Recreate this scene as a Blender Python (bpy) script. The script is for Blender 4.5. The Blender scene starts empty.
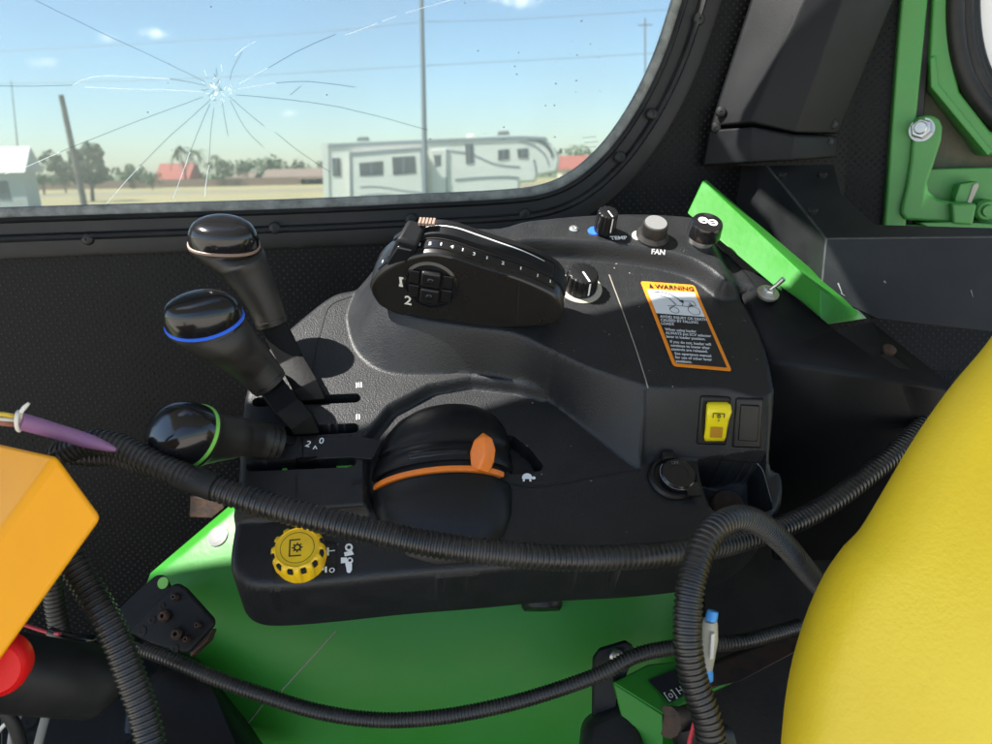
import bpy, bmesh, math, random
import numpy as np
from mathutils import Vector, Matrix
from mathutils.bvhtree import BVHTree

random.seed(7)
rng = np.random.default_rng(7)
scene = bpy.context.scene
COL = scene.collection
R = math.radians

# ------------------------------------------------------------------ camera model
F = 745.0
CAM = Vector((0, 0, 2.35))
PITCH, ROLL = R(15.3), R(1.2)
_F = Vector((0, math.cos(PITCH), -math.sin(PITCH)))
_R0 = Vector((1, 0, 0)); _U0 = Vector((0, math.sin(PITCH), math.cos(PITCH)))
_R = math.cos(ROLL) * _R0 - math.sin(ROLL) * _U0
_U = math.sin(ROLL) * _R0 + math.cos(ROLL) * _U0

def ray(px, py):
    return _F + _R * ((px - 496) / F) + _U * ((372 - py) / F)

def at(px, py, Y):
    d = ray(px, py)
    return CAM + d * (Y / d.y)

def onplane(px, py, p0, n):
    d = ray(px, py)
    return CAM + d * ((p0 - CAM).dot(n) / d.dot(n))

# ------------------------------------------------------------------ materials
def mat(name, col, rough=.5, metal=0., bump=None, var=None, rvar=0., coat=0., spec=.5):
    m = bpy.data.materials.new(name); m.use_nodes = True
    nt = m.node_tree; b = nt.nodes['Principled BSDF']
    b.inputs['Base Color'].default_value = (*col, 1)
    b.inputs['Roughness'].default_value = rough
    b.inputs['Metallic'].default_value = metal
    b.inputs['Specular IOR Level'].default_value = spec
    if coat: b.inputs['Coat Weight'].default_value = coat
    tc = nt.nodes.new('ShaderNodeTexCoord')
    if bump:
        last = None
        for sc, st in (bump if isinstance(bump, list) else [bump]):
            n = nt.nodes.new('ShaderNodeTexNoise'); n.inputs['Scale'].default_value = sc
            n.inputs['Detail'].default_value = 3
            bp = nt.nodes.new('ShaderNodeBump'); bp.inputs['Strength'].default_value = st
            bp.inputs['Distance'].default_value = .4 / sc
            nt.links.new(tc.outputs['Object'], n.inputs['Vector'])
            nt.links.new(n.outputs['Fac'], bp.inputs['Height'])
            if last: nt.links.new(last.outputs['Normal'], bp.inputs['Normal'])
            last = bp
        nt.links.new(last.outputs['Normal'], b.inputs['Normal'])
    if var or rvar:
        n = nt.nodes.new('ShaderNodeTexNoise'); n.inputs['Scale'].default_value = var[0] if var else 30
        n.inputs['Detail'].default_value = 6; n.inputs['Roughness'].default_value = .65
        nt.links.new(tc.outputs['Object'], n.inputs['Vector'])
        mr = nt.nodes.new('ShaderNodeMapRange'); mr.inputs['From Min'].default_value = .38; mr.inputs['From Max'].default_value = .7
        nt.links.new(n.outputs['Fac'], mr.inputs['Value'])
        if var:
            mx = nt.nodes.new('ShaderNodeMix'); mx.data_type = 'RGBA'
            mx.inputs[6].default_value = (*col, 1); mx.inputs[7].default_value = (*var[1], 1)
            nt.links.new(mr.outputs['Result'], mx.inputs[0])
            nt.links.new(mx.outputs[2], b.inputs['Base Color'])
        if rvar:
            m2 = nt.nodes.new('ShaderNodeMapRange')
            m2.inputs['To Min'].default_value = rough; m2.inputs['To Max'].default_value = min(1, max(.05, rough + rvar))
            nt.links.new(mr.outputs['Result'], m2.inputs['Value'])
            nt.links.new(m2.outputs['Result'], b.inputs['Roughness'])
    return m

def dotted(name, col, dot, rough=.5, pitch=.0096):
    m = bpy.data.materials.new(name); m.use_nodes = True
    nt = m.node_tree; b = nt.nodes['Principled BSDF']; L = nt.links.new
    tc = nt.nodes.new('ShaderNodeTexCoord'); sx = nt.nodes.new('ShaderNodeSeparateXYZ')
    L(tc.outputs['UV'], sx.inputs[0])
    def sn(sock):
        a = nt.nodes.new('ShaderNodeMath'); a.operation = 'MULTIPLY'; a.inputs[1].default_value = 2 * math.pi / pitch
        s = nt.nodes.new('ShaderNodeMath'); s.operation = 'SINE'
        L(sock, a.inputs[0]); L(a.outputs[0], s.inputs[0]); return s.outputs[0]
    p = nt.nodes.new('ShaderNodeMath'); p.operation = 'MULTIPLY'
    L(sn(sx.outputs[0]), p.inputs[0]); L(sn(sx.outputs[1]), p.inputs[1])
    mr = nt.nodes.new('ShaderNodeMapRange'); mr.inputs['From Min'].default_value = .5; mr.inputs['From Max'].default_value = .9
    L(p.outputs[0], mr.inputs['Value'])
    nz = nt.nodes.new('ShaderNodeTexNoise'); nz.inputs['Scale'].default_value = 9; nz.inputs['Detail'].default_value = 5
    L(tc.outputs['UV'], nz.inputs['Vector'])
    mm = nt.nodes.new('ShaderNodeMath'); mm.operation = 'MULTIPLY'; L(mr.outputs[0], mm.inputs[0])
    m3 = nt.nodes.new('ShaderNodeMapRange'); m3.inputs['From Min'].default_value = .3; m3.inputs['From Max'].default_value = .5
    L(nz.outputs['Fac'], m3.inputs['Value']); L(m3.outputs[0], mm.inputs[1])
    mx = nt.nodes.new('ShaderNodeMix'); mx.data_type = 'RGBA'
    mx.inputs[6].default_value = (*col, 1); mx.inputs[7].default_value = (*dot, 1)
    L(mm.outputs[0], mx.inputs[0]); L(mx.outputs[2], b.inputs['Base Color'])
    b.inputs['Roughness'].default_value = rough; b.inputs['Specular IOR Level'].default_value = .15
    bp = nt.nodes.new('ShaderNodeBump'); bp.inputs['Strength'].default_value = .8; bp.inputs['Distance'].default_value = .0009
    L(mr.outputs[0], bp.inputs['Height'])
    n2 = nt.nodes.new('ShaderNodeTexNoise'); n2.inputs['Scale'].default_value = 700
    L(tc.outputs['UV'], n2.inputs['Vector'])
    b2 = nt.nodes.new('ShaderNodeBump'); b2.inputs['Strength'].default_value = .4; b2.inputs['Distance'].default_value = .0006
    L(n2.outputs['Fac'], b2.inputs['Height']); L(bp.outputs['Normal'], b2.inputs['Normal'])
    L(b2.outputs['Normal'], b.inputs['Normal'])
    return m

M = {}
M['shell'] = mat('textured black plastic', (.008, .0088, .010), .44, bump=[(760, .8)], var=(45, (.0125, .0132, .014)), rvar=.06, spec=.42)
M['gloss'] = mat('glossy black plastic', (.009, .009, .010), .13, bump=[(60, .03)], rvar=.05)
M['satin'] = mat('satin black plastic', (.007, .007, .0075), .34, bump=[(900, .25)], rvar=.1, spec=.35)
M['grip'] = mat('worn grip rubber', (.013, .012, .011), .42, bump=[(900, .25)], var=(35, (.028, .024, .019)), rvar=.15, spec=.4)
M['edgehighlight'] = mat('pale edge highlight', (.05, .053, .056), .4, var=(60, (.02, .021, .022)))  # lighter grey that paints a highlight on the ledge edges
M['ledge'] = mat('scuffed black sheet steel', (.011, .012, .013), .42, bump=[(900, .35)], var=(12, (.019, .0205, .0215)), rvar=.15, spec=.25)
M['shaft'] = mat('flat black bar', (.006, .006, .006), .55, bump=[(300, .15)], spec=.12)
M['pod'] = mat('smooth black pod plastic', (.010, .0092, .008), .26, bump=[(900, .1)], rvar=.1, spec=.5)
M['metalblack'] = mat('black painted metal', (.009, .009, .0095), .42, bump=[(350, .12)], var=(20, (.018, .018, .018)), rvar=.2, spec=.35)
M['slate'] = mat('black powder coat', (.006, .0065, .0075), .45, bump=[(900, .4)], var=(9, (.010, .0108, .012)), rvar=.15, spec=.2)
M['hole'] = mat('deep black', (.004, .004, .004), .8)
M['seam'] = mat('dark seam', (.004, .004, .004), .7)
M['dust'] = mat('dusty edge', (.22, .2, .16), .9)
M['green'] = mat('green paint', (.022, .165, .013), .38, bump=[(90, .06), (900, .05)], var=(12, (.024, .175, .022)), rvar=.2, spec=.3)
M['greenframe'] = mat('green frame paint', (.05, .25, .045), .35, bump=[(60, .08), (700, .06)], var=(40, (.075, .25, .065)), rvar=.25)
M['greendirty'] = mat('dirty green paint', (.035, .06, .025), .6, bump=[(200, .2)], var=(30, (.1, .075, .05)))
M['seat'] = mat('yellow vinyl', (.9, .64, .022), .42, bump=[(190, .12), (420, .18)], var=(5, (.86, .57, .022)), rvar=.12)
M['amber'] = mat('amber yellow plastic', (.88, .36, .003), .4, bump=[(900, .08)], var=(10, (.82, .33, .003)), spec=.25)
M['yellow'] = mat('yellow plastic', (.8, .5, .01), .4, bump=[(500, .1)], var=(60, (.72, .43, .01)))
M['switchyellow'] = mat('bright yellow plastic', (.85, .68, .01), .35)
M['brown'] = mat('amber lens', (.45, .22, .02), .3)
M['orange'] = mat('orange plastic', (.9, .22, .02), .42, bump=[(300, .08)], var=(80, (.75, .19, .03)))
M['labelorange'] = mat('orange label print', (.72, .22, .012), .45)
M['labelwhite'] = mat('white label print', (.58, .6, .6), .45)
M['labelblack'] = mat('black label print', (.012, .012, .014), .4)
M['discgrey'] = mat('brushed pale cap', (.17, .17, .165), .4, bump=[(300, .2)])
M['white'] = mat('white print', (.78, .78, .76), .6)
M['greyprint'] = mat('worn grey print', (.2, .2, .2), .6)
M['hose'] = mat('black corrugated plastic', (.015, .0143, .0135), .3, bump=[(500, .1)], var=(25, (.034, .03, .025)), rvar=.2)
M['rubber'] = mat('black rubber', (.010, .010, .010), .5, bump=[(300, .1)], var=(30, (.02, .02, .018)), spec=.35)
M['sealgrey'] = mat('dusty grey seal', (.22, .235, .22), .6, bump=[(300, .2)], var=(50, (.08, .085, .08)))  # greyish-green seal with random darker blotches
M['steel'] = mat('zinc steel', (.55, .55, .53), .3, 1., bump=[(400, .1)], rvar=.2)
M['darksteel'] = mat('rusty steel', (.04, .03, .024), .6, .4, bump=[(300, .3)], var=(90, (.09, .045, .025)))
M['red'] = mat('red plastic', (.75, .012, .012), .4, spec=.25)
M['purple'] = mat('purple tape', (.28, .13, .26), .55, bump=[(250, .15)], var=(30, (.24, .11, .22)))
M['blue'] = mat('blue plastic', (.03, .14, .75), .35)
M['ltblue'] = mat('light blue plastic', (.05, .3, .7), .4)
M['lime'] = mat('lime green plastic', (.2, .55, .08), .4)
M['tan'] = mat('tan plastic', (.25, .17, .13), .5)
M['cream'] = mat('cream plastic', (.34, .33, .27), .5, var=(60, (.4, .38, .3)))
M['wirew'] = mat('white wire', (.6, .58, .52), .5)
M['wirey'] = mat('yellow wire', (.7, .5, .06), .5)
M['wireb'] = mat('brown wire', (.3, .12, .08), .5)
M['wirer'] = mat('red wire', (.5, .03, .05), .5)
M['wireg'] = mat('grey wire', (.2, .2, .19), .5)
M['floor'] = mat('black floor mat', (.007, .007, .007), .7, bump=[(200, .3)], var=(18, (.016, .014, .011)), spec=.2)
M['dots'] = dotted('dimpled black vinyl', (.0045, .0045, .0048), (.03, .03, .029), .42)
def crack_mat(name, kind):
    m = bpy.data.materials.new(name); m.use_nodes = True; nt = m.node_tree; nt.nodes.clear()
    out = nt.nodes.new('ShaderNodeOutputMaterial'); mx = nt.nodes.new('ShaderNodeMixShader')
    tr = nt.nodes.new('ShaderNodeBsdfTransparent'); g = nt.nodes.new('ShaderNodeBsdfGlossy'); g.inputs['Roughness'].default_value = .25
    if kind == 'dark': tr.inputs[0].default_value = (.55, .62, .66, 1); mx.inputs[0].default_value = .08; nt.links.new(tr.outputs[0], mx.inputs[1])
    else:
        tl = nt.nodes.new('ShaderNodeBsdfTranslucent'); tl.inputs[0].default_value = (1, 1, 1, 1); df = nt.nodes.new('ShaderNodeBsdfDiffuse'); df.inputs[0].default_value = (.95, .97, .97, 1)
        ad = nt.nodes.new('ShaderNodeAddShader'); tr.inputs[0].default_value = (.5, .5, .5, 1); nt.links.new(tl.outputs[0], ad.inputs[0]); nt.links.new(tr.outputs[0], ad.inputs[1]); nt.links.new(ad.outputs[0], mx.inputs[1]); mx.inputs[0].default_value = .15
    nt.links.new(g.outputs[0], mx.inputs[2]); nt.links.new(mx.outputs[0], out.inputs[0]); return m
M['crackw'] = crack_mat('crack glint', 'white'); M['crackd'] = crack_mat('crack shade', 'dark'); M['speck'] = mat('dirt speck', (.16, .17, .17), .8)
M['rv'] = mat('rv gelcoat', (.84, .78, .68), .4, var=(.6, (.78, .72, .62)))
M['rvtrim'] = mat('rv grey trim', (.26, .27, .28), .5)
M['rvdark'] = mat('rv window', (.05, .055, .065), .15, var=(8, (.12, .13, .14)))
M['rvroof'] = mat('rv roof unit', (.16, .16, .15), .6)
M['houseroof'] = mat('red roof tiles', (.4, .1, .07), .8, var=(1.5, (.32, .09, .06)))
M['brownroof'] = mat('brown roof', (.22, .14, .1), .8, var=(1.2, (.28, .19, .14)))
M['stucco'] = mat('cream stucco', (.62, .55, .42), .8)
M['shed'] = mat('pale metal siding', (.5, .48, .44), .5, var=(.8, (.44, .42, .38)))
M['wood'] = mat('weathered timber', (.12, .09, .065), .85, bump=[(6, .3)], var=(3, (.2, .16, .12)))
M['pole'] = mat('galvanised pole', (.2, .21, .22), .5)
M['bark'] = mat('bark', (.09, .065, .045), .9)
M['leaf'] = mat('leaf', (.075, .115, .045), .7, var=(.7, (.13, .16, .075)))
M['leaf2'] = mat('olive leaf', (.09, .105, .05), .7, var=(.7, (.16, .17, .09)))
M['grass'] = mat('green grass', (.1, .13, .045), .9, bump=[(3, .3)], var=(.25, (.2, .19, .08)))
M['dry'] = mat('dry grass', (.38, .29, .13), .9, var=(.12, (.3, .24, .11)))
M['dirt'] = mat('dirt', (.3, .23, .15), .95, var=(.4, (.24, .18, .12)))
M['bounceground'] = mat('pale bounce ground', (.55, .5, .42), .95, bump=[(30, .4)], var=(2, (.48, .43, .36)))  # pale warm tone for the unseen bounce ground
M['wall'] = mat('white wall', (.8, .8, .8), .6)
M['roofliner'] = mat('grey roof liner', (.3, .3, .29), .8)

def glass_mat():
    m = bpy.data.materials.new('dusty tinted glass'); m.use_nodes = True
    nt = m.node_tree; nt.nodes.clear(); L = nt.links.new
    out = nt.nodes.new('ShaderNodeOutputMaterial')
    tr = nt.nodes.new('ShaderNodeBsdfTransparent'); tr.inputs[0].default_value = (.72, .775, .785, 1)
    gl = nt.nodes.new('ShaderNodeBsdfGlossy'); gl.inputs['Roughness'].default_value = .02
    df = nt.nodes.new('ShaderNodeBsdfDiffuse'); df.inputs[0].default_value = (.75, .78, .74, 1)
    tl = nt.nodes.new('ShaderNodeBsdfTranslucent'); tl.inputs[0].default_value = (.75, .78, .74, 1)
    ds = nt.nodes.new('ShaderNodeMixShader'); ds.inputs[0].default_value = .5
    L(df.outputs[0], ds.inputs[1]); L(tl.outputs[0], ds.inputs[2])
    fr = nt.nodes.new('ShaderNodeFresnel'); fr.inputs[0].default_value = 1.35
    m1 = nt.nodes.new('ShaderNodeMixShader'); m2 = nt.nodes.new('ShaderNodeMixShader')
    tc = nt.nodes.new('ShaderNodeTexCoord'); nz = nt.nodes.new('ShaderNodeTexNoise')
    nz.inputs['Scale'].default_value = 5; nz.inputs['Detail'].default_value = 7
    mr = nt.nodes.new('ShaderNodeMapRange'); mr.inputs['From Min'].default_value = .3; mr.inputs['From Max'].default_value = .75
    mr.inputs['To Min'].default_value = .09; mr.inputs['To Max'].default_value = .2
    L(tc.outputs['Object'], nz.inputs['Vector']); L(nz.outputs['Fac'], mr.inputs['Value'])
    L(mr.outputs[0], m1.inputs[0]); L(tr.outputs[0], m1.inputs[1]); L(ds.outputs[0], m1.inputs[2])
    L(fr.outputs[0], m2.inputs[0]); L(m1.outputs[0], m2.inputs[1]); L(gl.outputs[0], m2.inputs[2])
    L(m2.outputs[0], out.inputs[0]); return m
M['glass'] = glass_mat()

# ------------------------------------------------------------------ object helpers
def tag(o, label=None, cat=None, group=None, kind=None):
    if label: o['label'] = label
    if cat: o['category'] = cat
    if group: o['group'] = group
    if kind: o['kind'] = kind
    return o

def empty(name, loc, label, cat, group=None, kind=None):
    o = bpy.data.objects.new(name, None); COL.objects.link(o); o.location = loc
    o.empty_display_size = .05
    return tag(o, label, cat, group, kind)

def link(name, me, m, parent=None, smooth=None, bevel=0, seg=3):
    o = bpy.data.objects.new(name, me); COL.objects.link(o)
    for x in (m if isinstance(m, (list, tuple)) else [m]): me.materials.append(x)
    if parent is not None:
        o.parent = parent
        T = parent.location.copy(); q = parent
        while q.parent is not None:
            q = q.parent; T += q.location
        me.transform(Matrix.Translation(-T))
    if smooth is not None:
        for p in me.polygons: p.use_smooth = True
        me.set_sharp_from_angle(angle=R(smooth))
    if bevel:
        b = o.modifiers.new('bevel', 'BEVEL'); b.width = bevel; b.segments = seg; b.limit_method = 'ANGLE'; b.angle_limit = R(25)
        b.harden_normals = False
        for p in me.polygons: p.use_smooth = True
        me.set_sharp_from_angle(angle=R(50))
    return o

class MB:
    """collects geometry in world coordinates; build() links it as one mesh"""
    def __init__(s): s.v = []; s.f = []; s.uv = None
    def add(s, vs, fs):
        k = len(s.v); s.v += [tuple(v) for v in vs]; s.f += [tuple(i + k for i in f) for f in fs]
    def prism(s, pts, off):
        n = len(pts); off = Vector(off)
        s.add(list(pts) + [Vector(p) + off for p in pts],
              [tuple(range(n)), tuple(range(2 * n - 1, n - 1, -1))] + [(i, n + i, n + (i + 1) % n, (i + 1) % n) for i in range(n)])
    def box(s, c, hx, hy, hz):
        c, hx, hy, hz = map(Vector, (c, hx, hy, hz))
        vs = [c + hx * i + hy * j + hz * k for i in (-1, 1) for j in (-1, 1) for k in (-1, 1)]
        s.add(vs, [(0, 1, 3, 2), (4, 6, 7, 5), (0, 4, 5, 1), (2, 3, 7, 6), (0, 2, 6, 4), (1, 5, 7, 3)])
    def hexa(s, q):   # 8 corners: 4 front loop, 4 back loop
        s.add(q, [(0, 1, 2, 3), (7, 6, 5, 4), (0, 4, 5, 1), (1, 5, 6, 2), (2, 6, 7, 3), (3, 7, 4, 0)])
    def rings(s, rings, cap0=True, cap1=True, closed=True):
        n = len(rings[0]); vs = [p for r in rings for p in r]; fs = []
        for i in range(len(rings) - 1):
            for j in range(n if closed else n - 1):
                k = (j + 1) % n
                fs.append((i * n + j, i * n + k, (i + 1) * n + k, (i + 1) * n + j))
        if cap0: fs.append(tuple(range(n - 1, -1, -1)))
        if cap1: fs.append(tuple(range((len(rings) - 1) * n, len(rings) * n)))
        s.add(vs, fs)
    def lathe(s, o, ax, prof, n=32, sx=None, arc=None):   # prof: (r, t) along axis ax
        ax = Vector(ax).normalized(); x = Vector(sx) if sx is not None else ax.orthogonal()
        x = (x - ax * x.dot(ax)).normalized(); y = ax.cross(x); o = Vector(o)
        a0, a1 = arc or (0, 2 * math.pi)
        full = arc is None
        cnt = n if full else n + 1
        rr = [[o + ax * t + (x * math.cos(a) + y * math.sin(a)) * max(r, 1e-5)
               for a in [a0 + (a1 - a0) * i / n for i in range(cnt)]] for r, t in prof]
        s.rings(rr, cap0=full, cap1=full, closed=full)
    def tube(s, pts, rad, n=10, caps=True):
        rr = []
        up = None
        for i, p in enumerate(pts):
            t = (pts[min(i + 1, len(pts) - 1)] - pts[max(i - 1, 0)]).normalized()
            if up is None: up = t.orthogonal().normalized()
            up = (up - t * up.dot(t)).normalized(); w = t.cross(up)
            r = rad[i] if isinstance(rad, (list, tuple)) else rad
            rr.append([p + (up * math.cos(2 * math.pi * k / n) + w * math.sin(2 * math.pi * k / n)) * r for k in range(n)])
        s.rings(rr, caps, caps)
    def mesh(s):
        me = bpy.data.meshes.new('mesh'); me.from_pydata(s.v, [], s.f)
        bm = bmesh.new(); bm.from_mesh(me); bmesh.ops.recalc_face_normals(bm, faces=bm.faces); bm.to_mesh(me); bm.free()
        return me
    def build(s, name, m, parent=None, smooth=None, bevel=0, seg=3):
        return link(name, s.mesh(), m, parent, smooth, bevel, seg)

def catmull(pts, n=12, closed=False):
    P = [Vector(p) for p in pts]; out = []; N = len(P)
    for i in range(N if closed else N - 1):
        if closed: a, b, c, d = P[i - 1], P[i], P[(i + 1) % N], P[(i + 2) % N]
        else: a, b, c, d = P[max(i - 1, 0)], P[i], P[i + 1], P[min(i + 2, N - 1)]
        for k in range(n):
            t = k / n
            out.append(.5 * ((2 * b) + (c - a) * t + (2 * a - 5 * b + 4 * c - d) * t * t + (3 * b - a - 3 * c + d) * t ** 3))
    if not closed: out.append(P[-1])
    return out

def resample(pts, step):
    L = [0.]
    for a, b in zip(pts, pts[1:]): L.append(L[-1] + (b - a).length)
    n = max(2, int(L[-1] / step)); out = []; j = 0
    for i in range(n + 1):
        t = L[-1] * i / n
        while j < len(L) - 2 and L[j + 1] < t: j += 1
        k = (t - L[j]) / max(L[j + 1] - L[j], 1e-9)
        out.append(pts[j].lerp(pts[j + 1], min(1, max(0, k))))
    return out

def text_mesh(body, size, o, x, y, m, name, parent, align='LEFT', lift=.0005, bold=0., squeeze=1., space=1.0):
    cu = bpy.data.curves.new('txt', 'FONT'); cu.body = body; cu.size = size; cu.align_x = align; cu.offset = bold
    cu.space_line = space; cu.resolution_u = 2
    tmp = bpy.data.objects.new('txt', cu); COL.objects.link(tmp)
    bpy.context.view_layer.update()
    me = bpy.data.meshes.new_from_object(tmp.evaluated_get(bpy.context.evaluated_depsgraph_get()))
    bpy.data.objects.remove(tmp); bpy.data.curves.remove(cu)
    me.materials.clear()
    x = Vector(x).normalized(); y = Vector(y); y = (y - x * y.dot(x)).normalized(); z = x.cross(y)
    o = Vector(o) + z * lift
    mt = Matrix(((x.x * squeeze, y.x, z.x, o.x), (x.y * squeeze, y.y, z.y, o.y), (x.z * squeeze, y.z, z.z, o.z), (0, 0, 0, 1)))
    me.transform(mt)
    return link(name, me, m, parent)

# ------------------------------------------------------------------ console plane
YAW, TILT = R(8), R(35)
EX = Vector((math.cos(YAW), math.sin(YAW), 0))
HY = Vector((-math.sin(YAW), math.cos(YAW), 0))
EM = HY * math.cos(TILT) + Vector((0, 0, math.sin(TILT)))
EN = -HY * math.sin(TILT) + Vector((0, 0, math.cos(TILT)))
O0 = at(480, 450, .606)

def cp(px, py, h=0): return onplane(px, py, O0 + EN * h, EN)
def ab(px, py, h=0):
    p = cp(px, py, h) - O0
    return Vector((p.dot(EX), p.dot(EM)))
def wp(a, b, h): return O0 + EX * a + EM * b + EN * h

def sdf(P, poly):
    poly = np.array([(p[0], p[1]) for p in poly]); d = np.full(len(P), 1e9); ins = np.zeros(len(P), bool)
    n = len(poly)
    for i in range(n):
        a, b = poly[i], poly[(i + 1) % n]; e = b - a; w = P - a
        t = np.clip((w @ e) / max(e @ e, 1e-12), 0, 1)
        d = np.minimum(d, np.hypot(w[:, 0] - t * e[0], w[:, 1] - t * e[1]))
        c = (a[1] > P[:, 1]) != (b[1] > P[:, 1])
        with np.errstate(divide='ignore', invalid='ignore'):
            xi = a[0] + (P[:, 1] - a[1]) * e[0] / (e[1] if abs(e[1]) > 1e-12 else 1e-12)
        ins ^= c & (P[:, 0] < xi)
    return np.where(ins, -d, d)

def poly(pts, h=None, n=6, smooth=True):
    q = [ab(p[0], p[1], p[2] if len(p) > 2 else h) for p in pts]
    return catmull([Vector((v.x, v.y, 0)) for v in q], n, True) if smooth else q

H1, HL, HA = .052, .011, .070
OUT = poly([(234, 520, 0), (229, 556, 0), (233, 575, 0), (248, 586, 0), (275, 588, 0), (330, 584, 0), (400, 577, 0), (480, 571, 0),
            (560, 564, 0), (640, 560, 0), (705, 553, 0), (745, 543, 0), (771, 522, 0), (784, 499, 0), (785, 470, .005), (780, 447, .03),
            (778, 392, .052), (769, 350, .052), (754, 314, .052), (744, 292, .058), (744, 279, .066), (766, 277, .07), (745, 251, .07), (706, 219, .07), (660, 212, .07), (600, 212, .07),
            (530, 218, .07), (490, 226, .07), (400, 236, .052), (356, 272, .03), (330, 294, .011), (290, 325, .011), (262, 352, .011),
            (246, 385, .011), (240, 425, .011), (237, 480, .011)], n=5)
C1 = poly([(384, 284), (384, 302), (410, 316), (470, 327), (515, 333), (552, 350), (590, 367), (640, 383), (660, 387), (720, 388), (774, 390), (790, 300), (720, 230), (500, 210), (420, 225)], H1)
F1 = poly([(352, 300, .011), (349, 330, .011), (362, 358, .011), (396, 376, .008), (470, 381, 0), (516, 388, 0), (546, 399, 0), (590, 432, 0), (636, 468, 0), (655, 460, 0), (720, 461, 0), (790, 464, 0), (840, 300, 0), (720, 150, 0), (480, 150, 0), (390, 220, .02)])
L1 = poly([(225, 395), (335, 270), (560, 300), (546, 392), (516, 384), (470, 379), (430, 386), (390, 407), (366, 436), (366, 470), (367, 506), (300, 511), (220, 514)], HL, smooth=False)
A1 = poly([(480, 242), (540, 240), (600, 243), (650, 249), (688, 258), (708, 268), (720, 277), (735, 282), (800, 268), (740, 190), (600, 190), (480, 200)], HA)
SLOTS = [((258, 402), (355, 398)), ((262, 433), (353, 428)), ((252, 466), (350, 462))]
CUP = poly([(698, 466), (704, 459), (755, 461), (763, 470), (772, 500), (766, 512), (722, 514), (706, 500)], 0.0, n=4)
SLOTP = []
for (p, q) in SLOTS:
    A, B = ab(*p, HL), ab(*q, HL); u = (B - A).normalized(); w = Vector((-u.y, u.x)); r = .0052
    SLOTP.append([A + u * 0 + (w * math.cos(t) - u * math.sin(t)) * r for t in [math.pi * k / 8 for k in range(9)]] +
                 [B + (-w * math.cos(t) + u * math.sin(t)) * r for t in [math.pi * k / 8 for k in range(9)]])
RAIL = poly([(488, 432), (514, 436), (531, 450), (544, 466), (541, 471), (512, 475), (500, 462)], 0.0, smooth=False)

LIP0, LIP1 = ab(722, 272, HA).x, ab(754, 290, HA).x
def sst(t): t = np.clip(t, 0, 1); return t * t * (3 - 2 * t)

def console_height(P):
    hl = HL * sst(-sdf(P, L1) / .0065 + .5)
    dC = np.maximum(sdf(P, C1), 0); dF = np.maximum(-sdf(P, F1), 0)
    t = dC / np.maximum(dC + dF, 1e-6); t = .85 * t + .15 * sst(t)
    h = hl + (H1 - hl) * (1 - t)
    fade = 1 - .8 * sst((P[:, 0] - LIP0) / (LIP1 - LIP0))
    h = h + (HA - H1) * sst(-sdf(P, A1) / .010 + .7) * fade
    return h

def build_console(parent):
    s = .0016
    lo = np.array([min(p.x for p in OUT), min(p.y for p in OUT)]); hi = np.array([max(p.x for p in OUT), max(p.y for p in OUT)])
    na, nb = int((hi[0] - lo[0]) / s) + 3, int((hi[1] - lo[1]) / s) + 3
    A, B = np.meshgrid(lo[0] - s + s * np.arange(na), lo[1] - s + s * np.arange(nb), indexing='ij')
    P = np.stack([A.ravel(), B.ravel()], 1)
    def snap(P, poly_, lim):
        d = sdf(P, poly_); e = 1e-4
        g = np.stack([sdf(P + [e, 0], poly_) - d, sdf(P + [0, e], poly_) - d], 1) / e
        g /= np.maximum(np.linalg.norm(g, axis=1, keepdims=True), 1e-6)
        m = np.abs(d) < lim
        P = P.copy(); P[m] -= g[m] * d[m][:, None]
        d2 = np.where(m, 0, d)
        return P, d2
    holes = SLOTP + [[Vector((p.x, p.y)) for p in CUP], RAIL]
    depth = [.025] * 3 + [.045, .016]
    dh = []
    for q in holes:
        P, d = snap(P, q, s * .6); dh.append(d)
    P, dO = snap(P, OUT, s * .75)
    h = console_height(P)
    r = .008; di = np.clip(-dO, 0, r)
    h = h - (r - np.sqrt(np.maximum(r * r - (r - di) ** 2, 0)))
    for d, dep in zip(dh, depth): h = np.where(d < -1e-7, h - dep, h)
    keep = dO <= 1e-9
    idx = np.arange(na * nb).reshape(na, nb)
    q = np.stack([idx[:-1, :-1], idx[1:, :-1], idx[1:, 1:], idx[:-1, 1:]], -1).reshape(-1, 4)
    q = q[keep[q].all(1)]
    used = np.unique(q); remap = -np.ones(na * nb, int); remap[used] = np.arange(len(used))
    q = remap[q]; Pu = P[used]; hu = h[used]
    EXa, EMa, ENa, Oa = (np.array(v) for v in (EX, EM, EN, O0))
    W = Oa + Pu[:, :1] * EXa + Pu[:, 1:] * EMa + hu[:, None] * ENa
    me = bpy.data.meshes.new('mesh'); me.from_pydata(W.tolist(), [], q.tolist())
    bm = bmesh.new(); bm.from_mesh(me)
    be = [e for e in bm.edges if e.is_boundary]
    ret = bmesh.ops.extrude_edge_only(bm, edges=be)
    nv = [v for v in ret['geom'] if isinstance(v, bmesh.types.BMVert)]
    cen = O0
    for v in nv:
        p = v.co - O0; a, b, hh = p.dot(EX), p.dot(EM), p.dot(EN)
        drop = .055 if b < .02 else .12
        v.co = wp(a * 1.008, b - .004, hh - drop)
    ret = bmesh.ops.extrude_edge_only(bm, edges=[e for e in ret['geom'] if isinstance(e, bmesh.types.BMEdge)])
    for v in [v for v in ret['geom'] if isinstance(v, bmesh.types.BMVert)]:
        p = v.co - O0; v.co = wp(p.dot(EX) * .985, p.dot(EM) + .01, p.dot(EN) - .004)
    bmesh.ops.recalc_face_normals(bm, faces=bm.faces)
    bm.to_mesh(me); bm.free()
    bvh = BVHTree.FromPolygons([v.co.copy() for v in me.vertices], [tuple(p.vertices) for p in me.polygons])
    return link('shell', me, M['shell'], parent, smooth=48), bvh

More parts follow.
